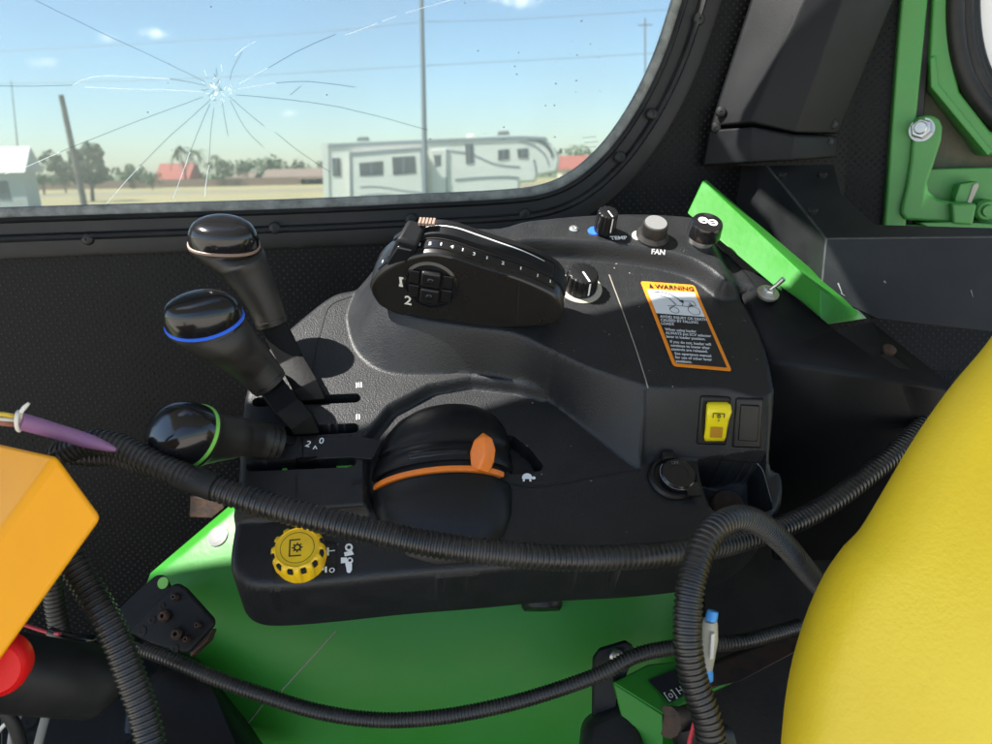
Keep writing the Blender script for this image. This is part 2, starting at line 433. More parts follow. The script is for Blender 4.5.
console = empty('control_console', wp(0, 0, -.02), 'black plastic tractor side console with lever slots, knobs and switches beneath the window', 'control console')
SHELL, BVH = build_console(console)

def surf(px, py, lift=0.):
    d = ray(px, py).normalized()
    loc, nor, i, dist = BVH.ray_cast(CAM, d)
    if loc is None: loc, nor = cp(px, py), EN.copy()
    if nor.dot(d) > 0: nor = -nor
    return loc + nor * lift, nor

def strip(name, pxs, width, m, parent, lift=.0006, dens=8, closed=False):
    pts = catmull([Vector((p[0], p[1], 0)) for p in pxs], dens, closed) if len(pxs) > 2 else [Vector((*pxs[0], 0)).lerp(Vector((*pxs[1], 0)), k / 10) for k in range(11)]
    H = [surf(p.x, p.y, lift) for p in pts]
    rows = []
    for i in range(len(H)):
        t = (H[min(i + 1, len(H) - 1)][0] - H[max(i - 1, 0)][0]).normalized()
        w = t.cross(H[i][1]).normalized() * width / 2
        rows.append([H[i][0] + w, H[i][0] - w])
    b = MB(); b.rings(rows, False, False, closed=False)
    return b.build(name, m, parent, smooth=60)

# seams
for pts in ([(327, 309), (322, 325), (315, 355), (311, 384)], [(352, 296), (335, 302), (327, 309)],
            [(296, 474), (296, 507)], [(236, 513), (262, 514), (300, 513), (340, 508), (366, 506)],
            [(640, 470), (600, 476), (560, 484), (530, 487), (512, 483)]):
    strip('seam', pts, .0016, M['seam'], console)
strip('seam', [(609, 275), (613, 286), (622, 310), (636, 350), (648, 388)], .0011, M['dust'], console)
strip('seam', [(645, 390), (645, 420), (644, 452), (640, 470)], .0022, M['seam'], console, lift=.0008)
strip('seam', [(648, 455), (690, 457), (740, 461), (769, 463)], .0014, M['seam'], console)
strip('seam', [(362, 441), (380, 441)], .0014, M['seam'], console)

def frame_at(px, py, lift=0.):
    p, n = surf(px, py, lift)
    x = (EX - n * EX.dot(n)).normalized(); y = n.cross(x)
    return p, x, y, n

def stamp(body, px, py, size_px, m=None, rot=0., bold=.0, name='marking', parent=None, squeeze=1.):
    p, x, y, n = frame_at(px, py)
    k = (p - CAM).length / F
    x2 = x * math.cos(rot) + y * math.sin(rot); y2 = -x * math.sin(rot) + y * math.cos(rot)
    return text_mesh(body, size_px * k, p, x2, y2, m or M['white'], name, parent or console, 'CENTER', .0008, bold * k, squeeze)

stamp('III', 359, 388, 9, M['white'], bold=.1)
stamp('II', 358, 420, 9, M['white'], bold=.1)
o = stamp('TEMP', 619, 240, 7, M['white'], bold=.25)
stamp('FAN', 658, 254, 7, M['white'], bold=.25)

def shape_px(name, polys, m, parent, lift=.0009):
    b = MB()
    for pl in polys:
        b.add([surf(x, y, lift)[0] for x, y in pl], [tuple(range(len(pl)))])
    return b.build(name, m, parent)

def ell(cx, cy, rx, ry, n=14, a0=0, a1=2 * math.pi):
    return [(cx + rx * math.cos(a0 + (a1 - a0) * i / n), cy + ry * math.sin(a0 + (a1 - a0) * i / n)) for i in range(n if a1 - a0 > 6.28 else n + 1)]

b = MB()
for k in range(110):
    px, py = random.uniform(480, 770), random.gauss(300, 60)
    if k > 70: px, py = random.uniform(240, 780), random.uniform(330, 560)
    if not (225 < py < 560): continue
    p, n_ = surf(px, py, .0003)
    if abs(n_.dot(EN)) < .9: continue
    x_ = n_.orthogonal().normalized(); y_ = n_.cross(x_); r_ = random.choice((.0003, .0004, .0006)); e_ = random.uniform(.4, 2.0); a_ = random.uniform(0, 6)
    u_ = x_ * math.cos(a_) + y_ * math.sin(a_); v_ = n_.cross(u_)
    b.add([p + u_ * r_ * e_ * math.cos(t) + v_ * r_ * math.sin(t) for t in [math.pi * 2 * q_ / 6 for q_ in range(6)]], [tuple(range(6))])
o = b.build('dust_speck', M['dust'], console); o['kind'] = 'stuff'
# tortoise pictogram
shape_px('tortoise_marking', [ell(527, 478, 5, 4.2, 10, math.pi, 2 * math.pi) + [(532, 479.5), (522, 479.5)],
         ell(533.5, 478.5, 2, 1.5), [(523, 479), (525, 479), (524.6, 482), (522.6, 482)], [(529, 479), (531, 479), (531.4, 482), (529.4, 482)]], M['white'], console)
# small hare pictogram, nearly worn off
shape_px('hare_marking', [ell(357, 482, 4, 2), ell(361, 480, 1.6, 1.3), [(353, 482), (352, 486), (353.5, 486), (355, 483)]], M['seam'], console)

# ------------------------------------------------------------------ knobs on the console
def knob(name, px, py, r, h, m, label=None, flutes=0, skirt=0., line=True, top=None, lean=None):
    p, x, y, n = frame_at(px, py)
    if lean: n = (n + EX * lean[0] + EM * lean[1]).normalized()
    root = MB()
    seg = 48
    ax = n; xx = (EX - ax * EX.dot(ax)).normalized(); yy = ax.cross(xx)
    prof = [(1.0, 0), (1.0, .15), (.97, .4), (.93, .86), (.88, .97), (.8, 1.0), (.0, 1.0)]
    rr = []
    for f, t in prof:
        ring = []
        for i in range(seg * 2):
            a = math.pi * i / seg
            k = 1
            if flutes and 0.1 < t < .98: k = 1 + .035 * math.copysign(1, math.sin(flutes * a))
            ring.append(p + ax * (t * h + skirt) + (xx * math.cos(a) + yy * math.sin(a)) * max(r * f * k, 1e-5))
        rr.append(ring)
    root.rings(rr, True, False)
    o = root.build(name, m, console, smooth=35)
    if label: o['label'] = label
    if line:
        b = MB(); d = (xx * .25 - yy * .97).normalized() if line is True else line
        w = ax.cross(d) * r * .055
        tp = p + ax * (h + skirt + .0004)
        b.add([tp + d * r * .86 + w, tp + d * r * .86 - w, tp - d * r * .05 - w, tp - d * r * .05 + w], [(0, 1, 2, 3)])
        q0 = p + ax * (h * .95 + skirt) + d * (r * .99); q1 = p + ax * (h * .2 + skirt) + d * (r * 1.05)
        b.add([q0 + w, q0 - w, q1 - w, q1 + w], [(0, 1, 2, 3)])
        b.build('pointer_line', M['white'], o)
    if top:
        b = MB(); b.lathe(p, ax, [(r * .8, h + skirt), (r * .78, h + skirt + .0006), (0, h + skirt + .0006)], 32)
        b.build('cap_disc', top, o, smooth=30)
    return o, p, xx, yy, ax

o, p, x, y, n = knob('rotary_knob', 580, 288, .0155, .019, M['satin'], 'black fluted dial on a pale worn ring', flutes=16, skirt=.001)
b = MB(); b.lathe(p, n, [(.021, -.001), (.021, .0009), (.013, .001)], 40); b.build('dial_ring', M['cream'], o, smooth=30)
o, p, x, y, n = knob('rotary_knob', 604, 231, .0105, .022, M['satin'], 'small black fluted temperature knob', flutes=12, skirt=.002)
b = MB(); b.lathe(p - x * .010, n, [(.0065, .0), (.006, .0012), (0, .0014)], 20); b.build('cold_dot', M['blue'], o, smooth=30)
o, p, x, y, n = knob('rotary_knob', 652, 237, .0135, .017, M['grip'], 'black fan knob with a pale metal top', line=False, skirt=.001, top=M['discgrey'])
b = MB(); b.lathe(p - x * .013 + y * .002, n, [(.007, 0), (.0068, .0012), (0, .0014)], 20); b.build('fan_dot', M['white'], o, smooth=30)
b = MB(); b.lathe(p, n, [(.0165, 0), (.0165, .002), (.0135, .006)], 32); b.build('knob_skirt', M['grip'], o, smooth=30)
o, p, x, y, n = knob('rotary_knob', 701, 241, .0165, .015, M['gloss'], 'black push knob with white symbol', line=False, skirt=.009)
b = MB(); b.lathe(p, n, [(.0115, -.001), (.0115, .004), (.0105, .0095)], 32); b.build('knob_neck', M['steel'], o, smooth=30)
b = MB()
tp = p + n * .0246
for k in (-1, 1):
    for i in range(14):
        a0, a1 = 2 * math.pi * i / 14, 2 * math.pi * (i + 1) / 14
        c = tp + x * (k * .0042) + y * (-k * .002)
        b.add([c + (x * math.cos(a) + y * math.sin(a)) * r_ for a, r_ in ((a0, .0048), (a1, .0048), (a1, .0030), (a0, .0030))], [(0, 1, 2, 3)])
    b.box(tp + x * (k * .0042) + y * (-k * .002), x * .0042, y * .0006, n * .0001)
b.build('knob_symbol', M['white'], o)

# screw on the air panel
p, x, y, n = frame_at(574, 229)
b = MB(); b.lathe(p, n, [(.0048, -.0005), (.0048, .0008), (.0035, .0022), (.0018, .0024), (.0015, .0012), (0, .0012)], 20)
b.build('screw', M['steel'], console, smooth=30)

# yellow PTO knob with its plate
strip('knob_plate_edge', [(275, 545), (300, 542), (332, 543), (336, 548), (336, 572), (332, 577), (280, 583), (274, 578), (274, 552)], .0012, M['seam'], console, closed=True)
p, x, y, n = frame_at(301, 560)
b = MB()
seg = 144; NR = 12
rr = []
for f, t in [(1, 0), (1.02, .25), (1.02, .75), (.97, .93), (.9, 1.0), (.84, 1.02), (.82, .98), (0, .98)]:
    ring = []
    for i in range(seg):
        a = 2 * math.pi * i / seg
        g = math.cos(NR * a)
        k = 1 + (.045 * max(-1, min(1, g * 2.2)) if .1 < t and f > .85 else 0)
        ring.append(p + n * (t * .021) + (x * math.cos(a) + y * math.sin(a)) * max(.0188 * f * k, 1e-5))
    rr.append(ring)
b.rings(rr, True, False)
pto = b.build('pto_knob', M['yellow'], console, smooth=35); pto['label'] = 'round yellow notched knob with a power symbol'
b = MB()
for i in range(NR):
    a = 2 * math.pi * (i + .5) / NR
    d = x * math.cos(a) + y * math.sin(a); w = n.cross(d)
    c = p + d * .0179 + n * .0175
    b.box(c, d * .0016, w * .0019, n * .0026)
b.build('knob_notch', M['hole'], pto, bevel=.0005)
b = MB(); tp = p + n * .02075
def flatring(b, c, x, y, r0, r1, n=32, a0=0, a1=2 * math.pi):
    for i in range(n):
        s0, s1 = a0 + (a1 - a0) * i / n, a0 + (a1 - a0) * (i + 1) / n
        b.add([c + (x * math.cos(a) + y * math.sin(a)) * r_ for a, r_ in ((s0, r1), (s1, r1), (s1, r0), (s0, r0))], [(0, 1, 2, 3)])
flatring(b, tp, x, y, .0122, .0126)
flatring(b, tp, x, y, .0016, .0028, 16)
for i in range(8):
    a = math.pi / 4 * i; d = x * math.cos(a) + y * math.sin(a)
    b.box(tp + d * .0033, d * .0007, n.cross(d) * .0005, n * .00005)
b.box(tp - x * .0055, x * .0005, y * .0065, n * .00005); b.box(tp - x * .002 + y * .0065, x * .004, y * .0005, n * .00005); b.box(tp - x * .0015 - y * .0065, x * .0045, y * .0005, n * .00005)
b.build('power_symbol', M['seam'], pto)
# symbols next to the PTO knob
shape_px('coupling_marking', [[(323, 549), (326, 551), (326, 554), (323, 553)], [(327, 548), (329, 548), (329, 556), (327, 556)], [(329, 551), (335, 550.5), (335, 551.5), (329, 552)],
                       [(320, 570), (324, 568), (324, 571)], [(325, 567), (327, 567), (327, 573), (325, 573)], [(316, 569.5), (321, 569.3), (321, 570.3), (316, 570.5)]], M['white'], console)
stamp('O', 332, 573, 7, M['white'], bold=.1)
shape_px('tractor_marking', [ell(349, 548, 4, 4, 14), [(344, 553), (352, 551), (354, 555), (345, 557)], ell(350, 561, 3.2, 3.2), [(341, 558), (347, 558), (347, 563), (341, 564)],
                      [(345, 562), (352, 564), (352, 571), (347, 572)], ell(349, 571, 2.4, 2.4)], M['white'], console)
b = MB(); p, x, y, n = frame_at(349, 548, .001)
b.lathe(p, n, [(.0015, 0), (.0015, .0003), (0, .0003)], 12); p, x, y, n = frame_at(350, 561, .001); b.lathe(p, n, [(.0012, 0), (.0012, .0003), (0, .0003)], 12)
b.build('wheel_marking', M['seam'], console)

# rocker switches on the step face
def rocker(pxs, name, label):
    c, nn = surf(sum(p[0] for p in pxs) / 4, sum(p[1] for p in pxs) / 4)
    q = [onplane(px, py, c + nn * .0022, nn) for px, py in pxs]
    b = MB(); b.prism(q, -nn * .006); o = b.build(name, M['satin'], console, bevel=.002); o['label'] = label
    q2 = [qq.lerp(sum(q, Vector()) / 4, .14) + nn * .0004 for qq in q]
    return o, q, nn, c
oy, q, nn, c = rocker([(701, 396), (732, 397), (727, 446), (697, 445)], 'rocker_switch', 'black switch frame holding a bright yellow rocker')
b = MB()
def on(px, py, l): return onplane(px, py, c + nn * l, nn)
rows = []
for (y0, xa, xb, l) in [(402, 708, 727, .004), (405, 706.5, 731, .009), (412, 706, 732, .012), (420, 705.5, 729, .010), (430, 705, 727, .008), (437, 704, 726, .007), (441, 705, 724, .004)]:
    rows.append([on(xa, y0, .001), on(xa, y0, l * .8), on(xa + 1.5, y0, l), on(xb - 1.5, y0, l), on(xb, y0, l * .8), on(xb, y0, .001)])
b.rings(rows, True, True, closed=False); rk = b.build('rocker', M['switchyellow'], oy, smooth=50)
b = MB(); b.add([on(711, 427, .0096), on(723, 427.5, .0096), on(722, 438, .008), on(710, 437.5, .008)], [(0, 1, 2, 3)]); b.build('lens', M['brown'], oy)
b = MB()
for pl in ([(713, 413), (714, 413), (713.5, 418), (712.5, 418)], [(714, 413), (725, 413.5), (725, 414.3), (714, 414)], [(724, 414), (725, 414), (724.5, 418), (723.5, 418)], [(717.5, 420), (720, 420), (718.7, 422)]):
    b.add([on(px, py, .0124) for px, py in pl], [(0, 1, 2, 3)[:len(pl)]])
p0 = on(719, 416.4, .0124); xx = (on(720, 416.4, .0124) - p0).normalized(); flatring(b, p0, xx, nn.cross(xx), .0008, .0017, 12)
b.build('rocker_symbol', M['seam'], oy)
ob, q, nn, c = rocker([(736, 398), (765, 399), (762, 449), (732, 448)], 'switch_blank', 'empty black switch blank')
b = MB(); b.prism([onplane(px, py, c + nn * .0042, nn) for px, py in ((741, 405), (760, 406), (758, 442), (738, 441))], -nn * .003); b.build('blank_plate', M['satin'], ob, bevel=.001)

# power socket with its cap
p, x, y, n = frame_at(672, 479)
b = MB(); b.lathe(p, n, [(.0215, -.002), (.0215, .003), (.0195, .0055), (.017, .0055), (.016, .003), (0, .003)], 44)
so = b.build('power_socket', M['satin'], console, smooth=35); so['label'] = 'round black power socket with a hinged cap'
b = MB(); pc = p + n * .004 + x * .003 - y * .001
b.lathe(pc, n, [(.0155, 0), (.0155, .005), (.0138, .0072), (.008, .0075), (.0078, .0068), (0, .0068)], 40); b.box(pc + x * .008 - y * .016 + n * .004, x * .006, y * .006, n * .002)
b.build('socket_cap', M['gloss'], so, smooth=35)
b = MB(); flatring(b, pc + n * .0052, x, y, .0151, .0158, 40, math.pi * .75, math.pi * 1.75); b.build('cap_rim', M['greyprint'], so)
b = MB(); b.box(p + y * .019 + n * .006, x * .0055, y * .004, n * .004); b.build('hinge', M['satin'], so, bevel=.0012)
text_mesh('12V', .0042, pc + n * .0073 + y * .0085 - x * .001, x, y, M['greyprint'], 'socket_marking', so, 'CENTER')
# round drain plug inside the cup, oval plug under the lip
p = cp(728, 506, -.043)
b = MB(); b.lathe(p, EN, [(.016, 0), (.016, .002), (.014, .004), (.010, .003), (0, .003)], 32); b.build('cup_pad', M['darksteel'], console, smooth=30)
strip('cup_rim', [(757, 463), (763, 470), (768, 486), (772, 502)], .0014, M['greyprint'], console, lift=.0004)

# warning label
lp = [surf(px, py)[0] for px, py in ((640, 281.5), (694, 285.5), (732, 372), (673, 366.8))]
lx = (lp[1] - lp[0]).normalized(); ln = lx.cross(lp[3] - lp[0]).normalized()
if ln.dot(EN) < 0: ln = -ln
def lpt(u, v, l=.0006):
    a = lp[0].lerp(lp[1], u); c_ = lp[3].lerp(lp[2], u); return a.lerp(c_, v) + ln * l
def lquad(b, u0, v0, u1, v1, l): b.add([lpt(u0, v0, l), lpt(u1, v0, l), lpt(u1, v1, l), lpt(u0, v1, l)], [(0, 1, 2, 3)])
b = MB()
rc = []
for (cu, cv, a0) in ((.05, .035, 180), (.95, .035, 270), (.95, .965, 0), (.05, .965, 90)):
    for k in range(6):
        a = R(a0 + 18 * k); rc.append(lpt(cu + .05 * math.cos(a), cv + .035 * math.sin(a), .0006))
b.add(rc, [tuple(range(len(rc)))]); lab = b.build('warning_label', M['labelorange'], console)
lab['label'] = 'orange bordered warning label with white picture and text'
b = MB(); lquad(b, .065, .105, .935, .40, .001); b.build('picture_panel', M['labelwhite'], lab)
b = MB(); lquad(b, .065, .40, .935, .965, .001); b.build('text_panel', M['labelblack'], lab)
ydir = (lp[0] - lp[3])
LW = (lp[1] - lp[0]).length; LH = (lp[3] - lp[0]).length
text_mesh('WARNING', LH * .072, lpt(.23, .085, .001), lx, ydir, M['labelblack'], 'heading_text', lab, 'LEFT', .0003, .0002, 1.0)
b = MB(); b.add([lpt(.12, .085, .0012), lpt(.205, .085, .0012), lpt(.165, .025, .0012)], [(0, 1, 2)]); b.build('alert_triangle', M['labelblack'], lab)
def lines(body, v, sz=.043): text_mesh(body, LH * sz, lpt(.10, v, .0012), lx, ydir, M['labelwhite'], 'label_text', lab, 'LEFT', .0003, .00009, .80, .95)
lines('AVOID INJURY OR DEATH\nCAUSED BY FALLING\nLOADS', .455)
lines('When using loader\nALWAYS put SCV selector\nlever in loader position.', .605)
lines('If you do not, loader will\ncontinue to lower after\ncontrols are released.', .745)
lines('See operators manual\nfor use of other lever\npositions.', .875)
b = MB()
def lline(b, pts, w=.006):
    for (u0, v0), (u1, v1) in zip(pts, pts[1:]):
        d = Vector((u1 - u0, (v1 - v0) * LH / LW)); nrm = Vector((-d.y, d.x)).normalized() * w
        b.add([lpt(u0 + nrm.x, v0 + nrm.y * LW / LH, .0013), lpt(u1 + nrm.x, v1 + nrm.y * LW / LH, .0013), lpt(u1 - nrm.x, v1 - nrm.y * LW / LH, .0013), lpt(u0 - nrm.x, v0 - nrm.y * LW / LH, .0013)], [(0, 1, 2, 3)])
lline(b, [(.18, .14), (.3, .125), (.45, .145), (.56, .19), (.62, .225)], .009)
b.add([lpt(.57, .225, .0013), lpt(.66, .21, .0013), lpt(.64, .255, .0013)], [(0, 1, 2)])
def lcirc(b, u, v, r): lline(b, [(u + r * math.cos(a), v + r * LW / LH * math.sin(a)) for a in [2 * math.pi * k / 14 for k in range(15)]], .005)
lcirc(b, .42, .345, .08); lcirc(b, .78, .335, .105)
lline(b, [(.32, .30), (.5, .285), (.68, .29), (.86, .27), (.84, .22), (.66, .225), (.6, .285)], .005); lline(b, [(.42, .2), (.48, .28), (.34, .34)], .005); lline(b, [(.1, .15), (.2, .165), (.4, .2), (.5, .27)], .005); lline(b, [(.75, .24), (.8, .28), (.72, .27)], .01)
b.build('loader_picture', M['labelblack'], lab)

# ------------------------------------------------------------------ speed dome with the orange lever
dome = empty('speed_control_dome', cp(440, 505, 0), 'round black dome on the console with an orange speed lever in its slot', 'speed control')
DA = cp(441, 494, -.006); DR = .0525
ang = lambda deg: EX * math.sin(R(deg)) * 1.14 + EN * math.cos(R(deg)) * .60
def rev(prof, m, name, a0=-100, a1=100, n=64, smooth=40):
    b = MB(); rows = []
    for r, w in prof:
        rows.append([DA - EN * (1.2 * min(0, w) ** 2) + EX * (max(0, w) * .16 + min(0, w) * -.06) + EM * w + ang(a0 + (a1 - a0) * i / n) * max(r, 1e-4) for i in range(n + 1)])
    b.rings(rows, False, False, closed=False); return b.build(name, m, dome, smooth=smooth)
rev([(DR * .10, -.069), (DR * .42, -.065), (DR * .64, -.0565), (DR * .80, -.044), (DR * .91, -.029), (DR * .96, -.017), (DR * .97, -.015), (DR, -.003), (DR * .99, -.0005), (DR * .93, .0)], M['satin'], 'front_dome')
rev([(DR * .9, -.002), (DR * .9, .016)], M['hole'], 'slot_floor')
rev([(DR * .93, .0132), (DR * .99, .0135), (DR * 1.01, .016), (DR * 1.0, .024), (DR * .985, .030), (DR * .95, .0315), (DR * .945, .036), (DR * .97, .0375), (DR * .96, .045), (DR * .90, .058), (DR * .78, .070), (DR * .58, .080), (DR * .3, .087), (DR * .02, .088)], M['satin'], 'rear_dome')
rev([(DR * .88, .0026), (DR * .975, .003), (DR * .99, .0045), (DR * .985, .0075), (DR * .88, .008)], M['orange'], 'orange_band', -72, 62)
# embossed bar on rear dome
b = MB(); rows = []
for i in range(25):
    a = -24 + 46 * i / 24
    rows.append([DA + EM * w + ang(a) * r for w, r in ((.0175, DR * 1.0), (.0185, DR * 1.028), (.0235, DR * 1.025), (.0245, DR * .99))])
b.rings(rows, True, True, closed=False); b.build('dome_ridge', M['gloss'], dome, smooth=50)
# orange lever
th = 33
LP = DA + ang(th) * DR + EM * .002; LN = Vector((0, -.9, .44)).normalized()
def lvp(px, py, l): return onplane(px, py, LP, LN) + LN * l
lv = MB()
edge = [(471, 470), (470, 452), (474, 440), (483, 432), (492, 438), (495.5, 449), (494, 461), (489, 473)]
back = [lvp(x_, y_, -.014) for x_, y_ in edge]; front_ = [lvp(x_, y_, -.001 if k_ not in (3,) else -.003) for k_, (x_, y_) in enumerate(edge)]
ridge_ = [lvp(484, 437, .002), lvp(484, 457, .007), lvp(479, 469, .004)]
lv.add(back + front_ + ridge_, [tuple(range(7, -1, -1))] + [(k_, (k_ + 1) % 8, 8 + (k_ + 1) % 8, 8 + k_) for k_ in range(8)] + [(8, 9, 17, 18), (9, 10, 16, 17), (10, 11, 16), (11, 12, 16), (12, 13, 17, 16), (13, 14, 17), (14, 15, 18, 17), (15, 8, 18)])
o = lv.build('orange_lever', M['orange'], dome, bevel=.0012); o['label'] = 'orange speed lever tab'
# ------------------------------------------------------------------ hand throttle pod
pod = empty('hand_throttle', surf(470, 318)[0], 'black hand throttle pod with numbered scale and two small buttons', 'hand throttle')
PB, _ = surf(480, 324)
PN = EM.copy()                                     # the near face looks down the slope, leaning back a little
PE = EM * math.cos(R(14)) + EX * math.sin(R(14)); PXX = EX * math.cos(R(14)) - EM * math.sin(R(14))
PN = (PE * .96 - EN * .12).normalized()
def pf(px, py): return onplane(px, py, PB, PN)
front = catmull([pf(*p) for p in ((371, 296), (369, 287), (374, 278), (384, 269), (398, 261), (415, 255), (432, 253), (450, 256), (468, 262), (490, 269), (519, 278), (545, 289), (557, 297), (562, 306), (563, 318), (558, 325))], 5)
base = catmull([pf(*p) for p in ((558, 325), (520, 328), (470, 327), (430, 323), (400, 316), (380, 307), (371, 296))], 5)
loop = front + base[1:-1]
DEP = .038
def pback(p, w):                                   # w 0..1 across the pod, raised a little in the middle
    return p + PE * (DEP * w)
cenp = sum(loop, Vector()) / len(loop)
b = MB(); rr = []
for w, k, up in ((-.0, .90, 0), (.0, .955, 0), (.03, .985, 0), (.08, 1.0, 0), (.5, 1.0, .003), (.9, .99, .003), (.97, .97, .002), (1.0, .93, .001), (1.0, .86, 0)):
    rr.append([pback(cenp + (p - cenp) * k, w) + EN * up for p in loop])
b.rings(rr, True, True); b.build('pod_body', M['pod'], pod, smooth=45)
# base gasket
b = MB(); rr = []
for w, k in ((-.03, 1.02), (1.02, 1.02)):
    pass
# top strips
def topstrip(name, m, i0, i1, w0, w1, lift, arch=0.):
    rows = []
    for i in range(i0, i1 + 1):
        p = front[i]; t = (front[min(i + 1, len(front) - 1)] - front[max(i - 1, 0)]).normalized()
        nn = PN.cross(t).normalized(); nn = nn if nn.dot(EN) > 0 else -nn
        s = math.sin(math.pi * (i - i0) / max(1, i1 - i0)) * arch
        rows.append([pback(p, w) + EN * .003 * min(1, w * 2) + nn * (l + s) for w, l in ((w0, lift - .004), (w0, lift), (w1, lift), (w1, lift - .004))])
    b = MB(); b.rings(rows, True, True, closed=False); return b.build(name, m, pod, smooth=50)
N_ = len(front)
topstrip('scale_strip', M['gloss'], 12, 58, .14, .34, .0008)
topstrip('slot_floor', M['hole'], 22, 60, .40, .88, .0010)
topstrip('guide_arc', M['slate'], 20, 56, .44, .70, .002, .003)
topstrip('white_arc', M['labelwhite'], 24, 54, .70, .735, .0022, .0032)
topstrip('rear_rail', M['satin'], 16, 64, .84, .99, .001, .002)
topstrip('end_block', M['slate'], 57, 66, .36, .86, .0015)
# tick marks and numerals
for k, i in enumerate(np.linspace(14, 56, 15)):
    i = float(i); j = int(i); p = front[j].lerp(front[j + 1], i - j); t = (front[j + 1] - front[j]).normalized()
    nn = PN.cross(t).normalized(); nn = nn if nn.dot(EN) > 0 else -nn
    a = pback(p, .20) + EN * .001 + nn * .0016; c = pback(p, .30) + EN * .001 + nn * .0016; w = t * .0005
    if k % 2 == 0:
        b = MB(); b.add([a + w, a - w, c - w, c + w], [(0, 1, 2, 3)]); b.build('tick_mark', M['white'], pod)
    else:
        tx = text_mesh(str(7 - k // 2) if 7 - k // 2 > 0 else '0', .0056, pback(p, .19) + EN * .001, t if t.dot(EX) > 0 else -t, PE, M['white'], 'numeral', pod, 'CENTER', .0017, .0001)
# throttle lever head at the left
LH_ = pf(403, 250) + PE * .014 - EN * .002
def lh(a, b_, c): return LH_ + PXX * a * .9 + PE * b_ + EN * c * .85
b = MB()
b.hexa([lh(-.020, -.012, -.026), lh(.006, -.014, -.020), lh(.014, -.012, .010), lh(-.006, -.012, .014),
        lh(-.014, .016, -.022), lh(.010, .016, -.016), lh(.018, .014, .012), lh(.0, .014, .016)])
b.build('throttle_lever', M['slate'], pod, bevel=.003)
b = MB(); b.hexa([lh(-.017, -.0145, -.020), lh(.003, -.0160, -.016), lh(.009, -.0145, .004), lh(-.005, -.0145, .006),
        lh(-.017, -.010, -.020), lh(.003, -.011, -.016), lh(.009, -.009, .004), lh(-.005, -.009, .006)])
b.build('lever_face', M['gloss'], pod, bevel=.0015)
b = MB()
for k in range(5): b.box(pf(415 + 3.5 * k, 240 + .2 * k) + PE * .024 + EN * .0005, PXX * .0011, PE * .004, EN * .0016)
b.build('friction_ribs', M['tan'], pod, bevel=.0004)
# buttons on the near face
def pd(px, py, l=.0): return onplane(px, py, PB - PN * l, PN)
cbt = pd(431, 285, .0004); bx = (pd(440, 286.5, .0004) - cbt).normalized(); by = -PN.cross(bx); by = by if by.dot(EN) > 0 else -by
b = MB(); b.lathe(cbt, -PN, [(.0245, -.002), (.0245, .0006), (.022, .002), (.0215, .0008), (0, .0008)], 48); b.build('button_bezel', M['gloss'], pod, smooth=35)
for yy, lab_ in ((.0085, 'upper'), (-.0085, 'lower')):
    c = cbt - PN * .0022 + by * yy
    b = MB(); b.box(c, bx * .0085, by * .0078, PN * .004); ob = b.build('button', M['satin'], pod, bevel=.002)
    b = MB(); b.lathe(c - PN * .004, -PN, [(.003, -.001), (.003, .0004), (.0022, .0012), (0, .0014)], 20); b.build('button_dot', M['gloss'], ob, smooth=40)
for s in (-1, 1):
    for yy in (.0075, -.0075):
        b = MB(); b.box(cbt - PN * .0022 + bx * (s * .0145) + by * yy, bx * .0045, by * (.0065), PN * .0008); b.build('side_tab', M['satin'], pod, bevel=.0018)
text_mesh('2', .0135, pd(408, 304, .0006), bx, by, M['wirew'], 'numeral', pod, 'CENTER', .0006, .0003)
b = MB()
for pl in ([(399, 277), (401.5, 277), (402.5, 285), (400, 285)], [(401, 277), (406, 278), (406, 280), (401, 279)], [(404.5, 279), (406.5, 279), (406.5, 286), (404.5, 286)], [(399, 284), (403, 285), (403, 287), (399, 286.5)]):
    b.add([pd(px, py, .0009) for px, py in pl], [(0, 1, 2, 3)])
b.build('symbol', M['wirew'], pod)
b = MB(); b.add([pd(px, py, .0007) for px, py in ((518.6, 281), (519.6, 281.3), (518.2, 324), (517.2, 324))], [(0, 1, 2, 3)]); b.build('seam', M['seam'], pod)

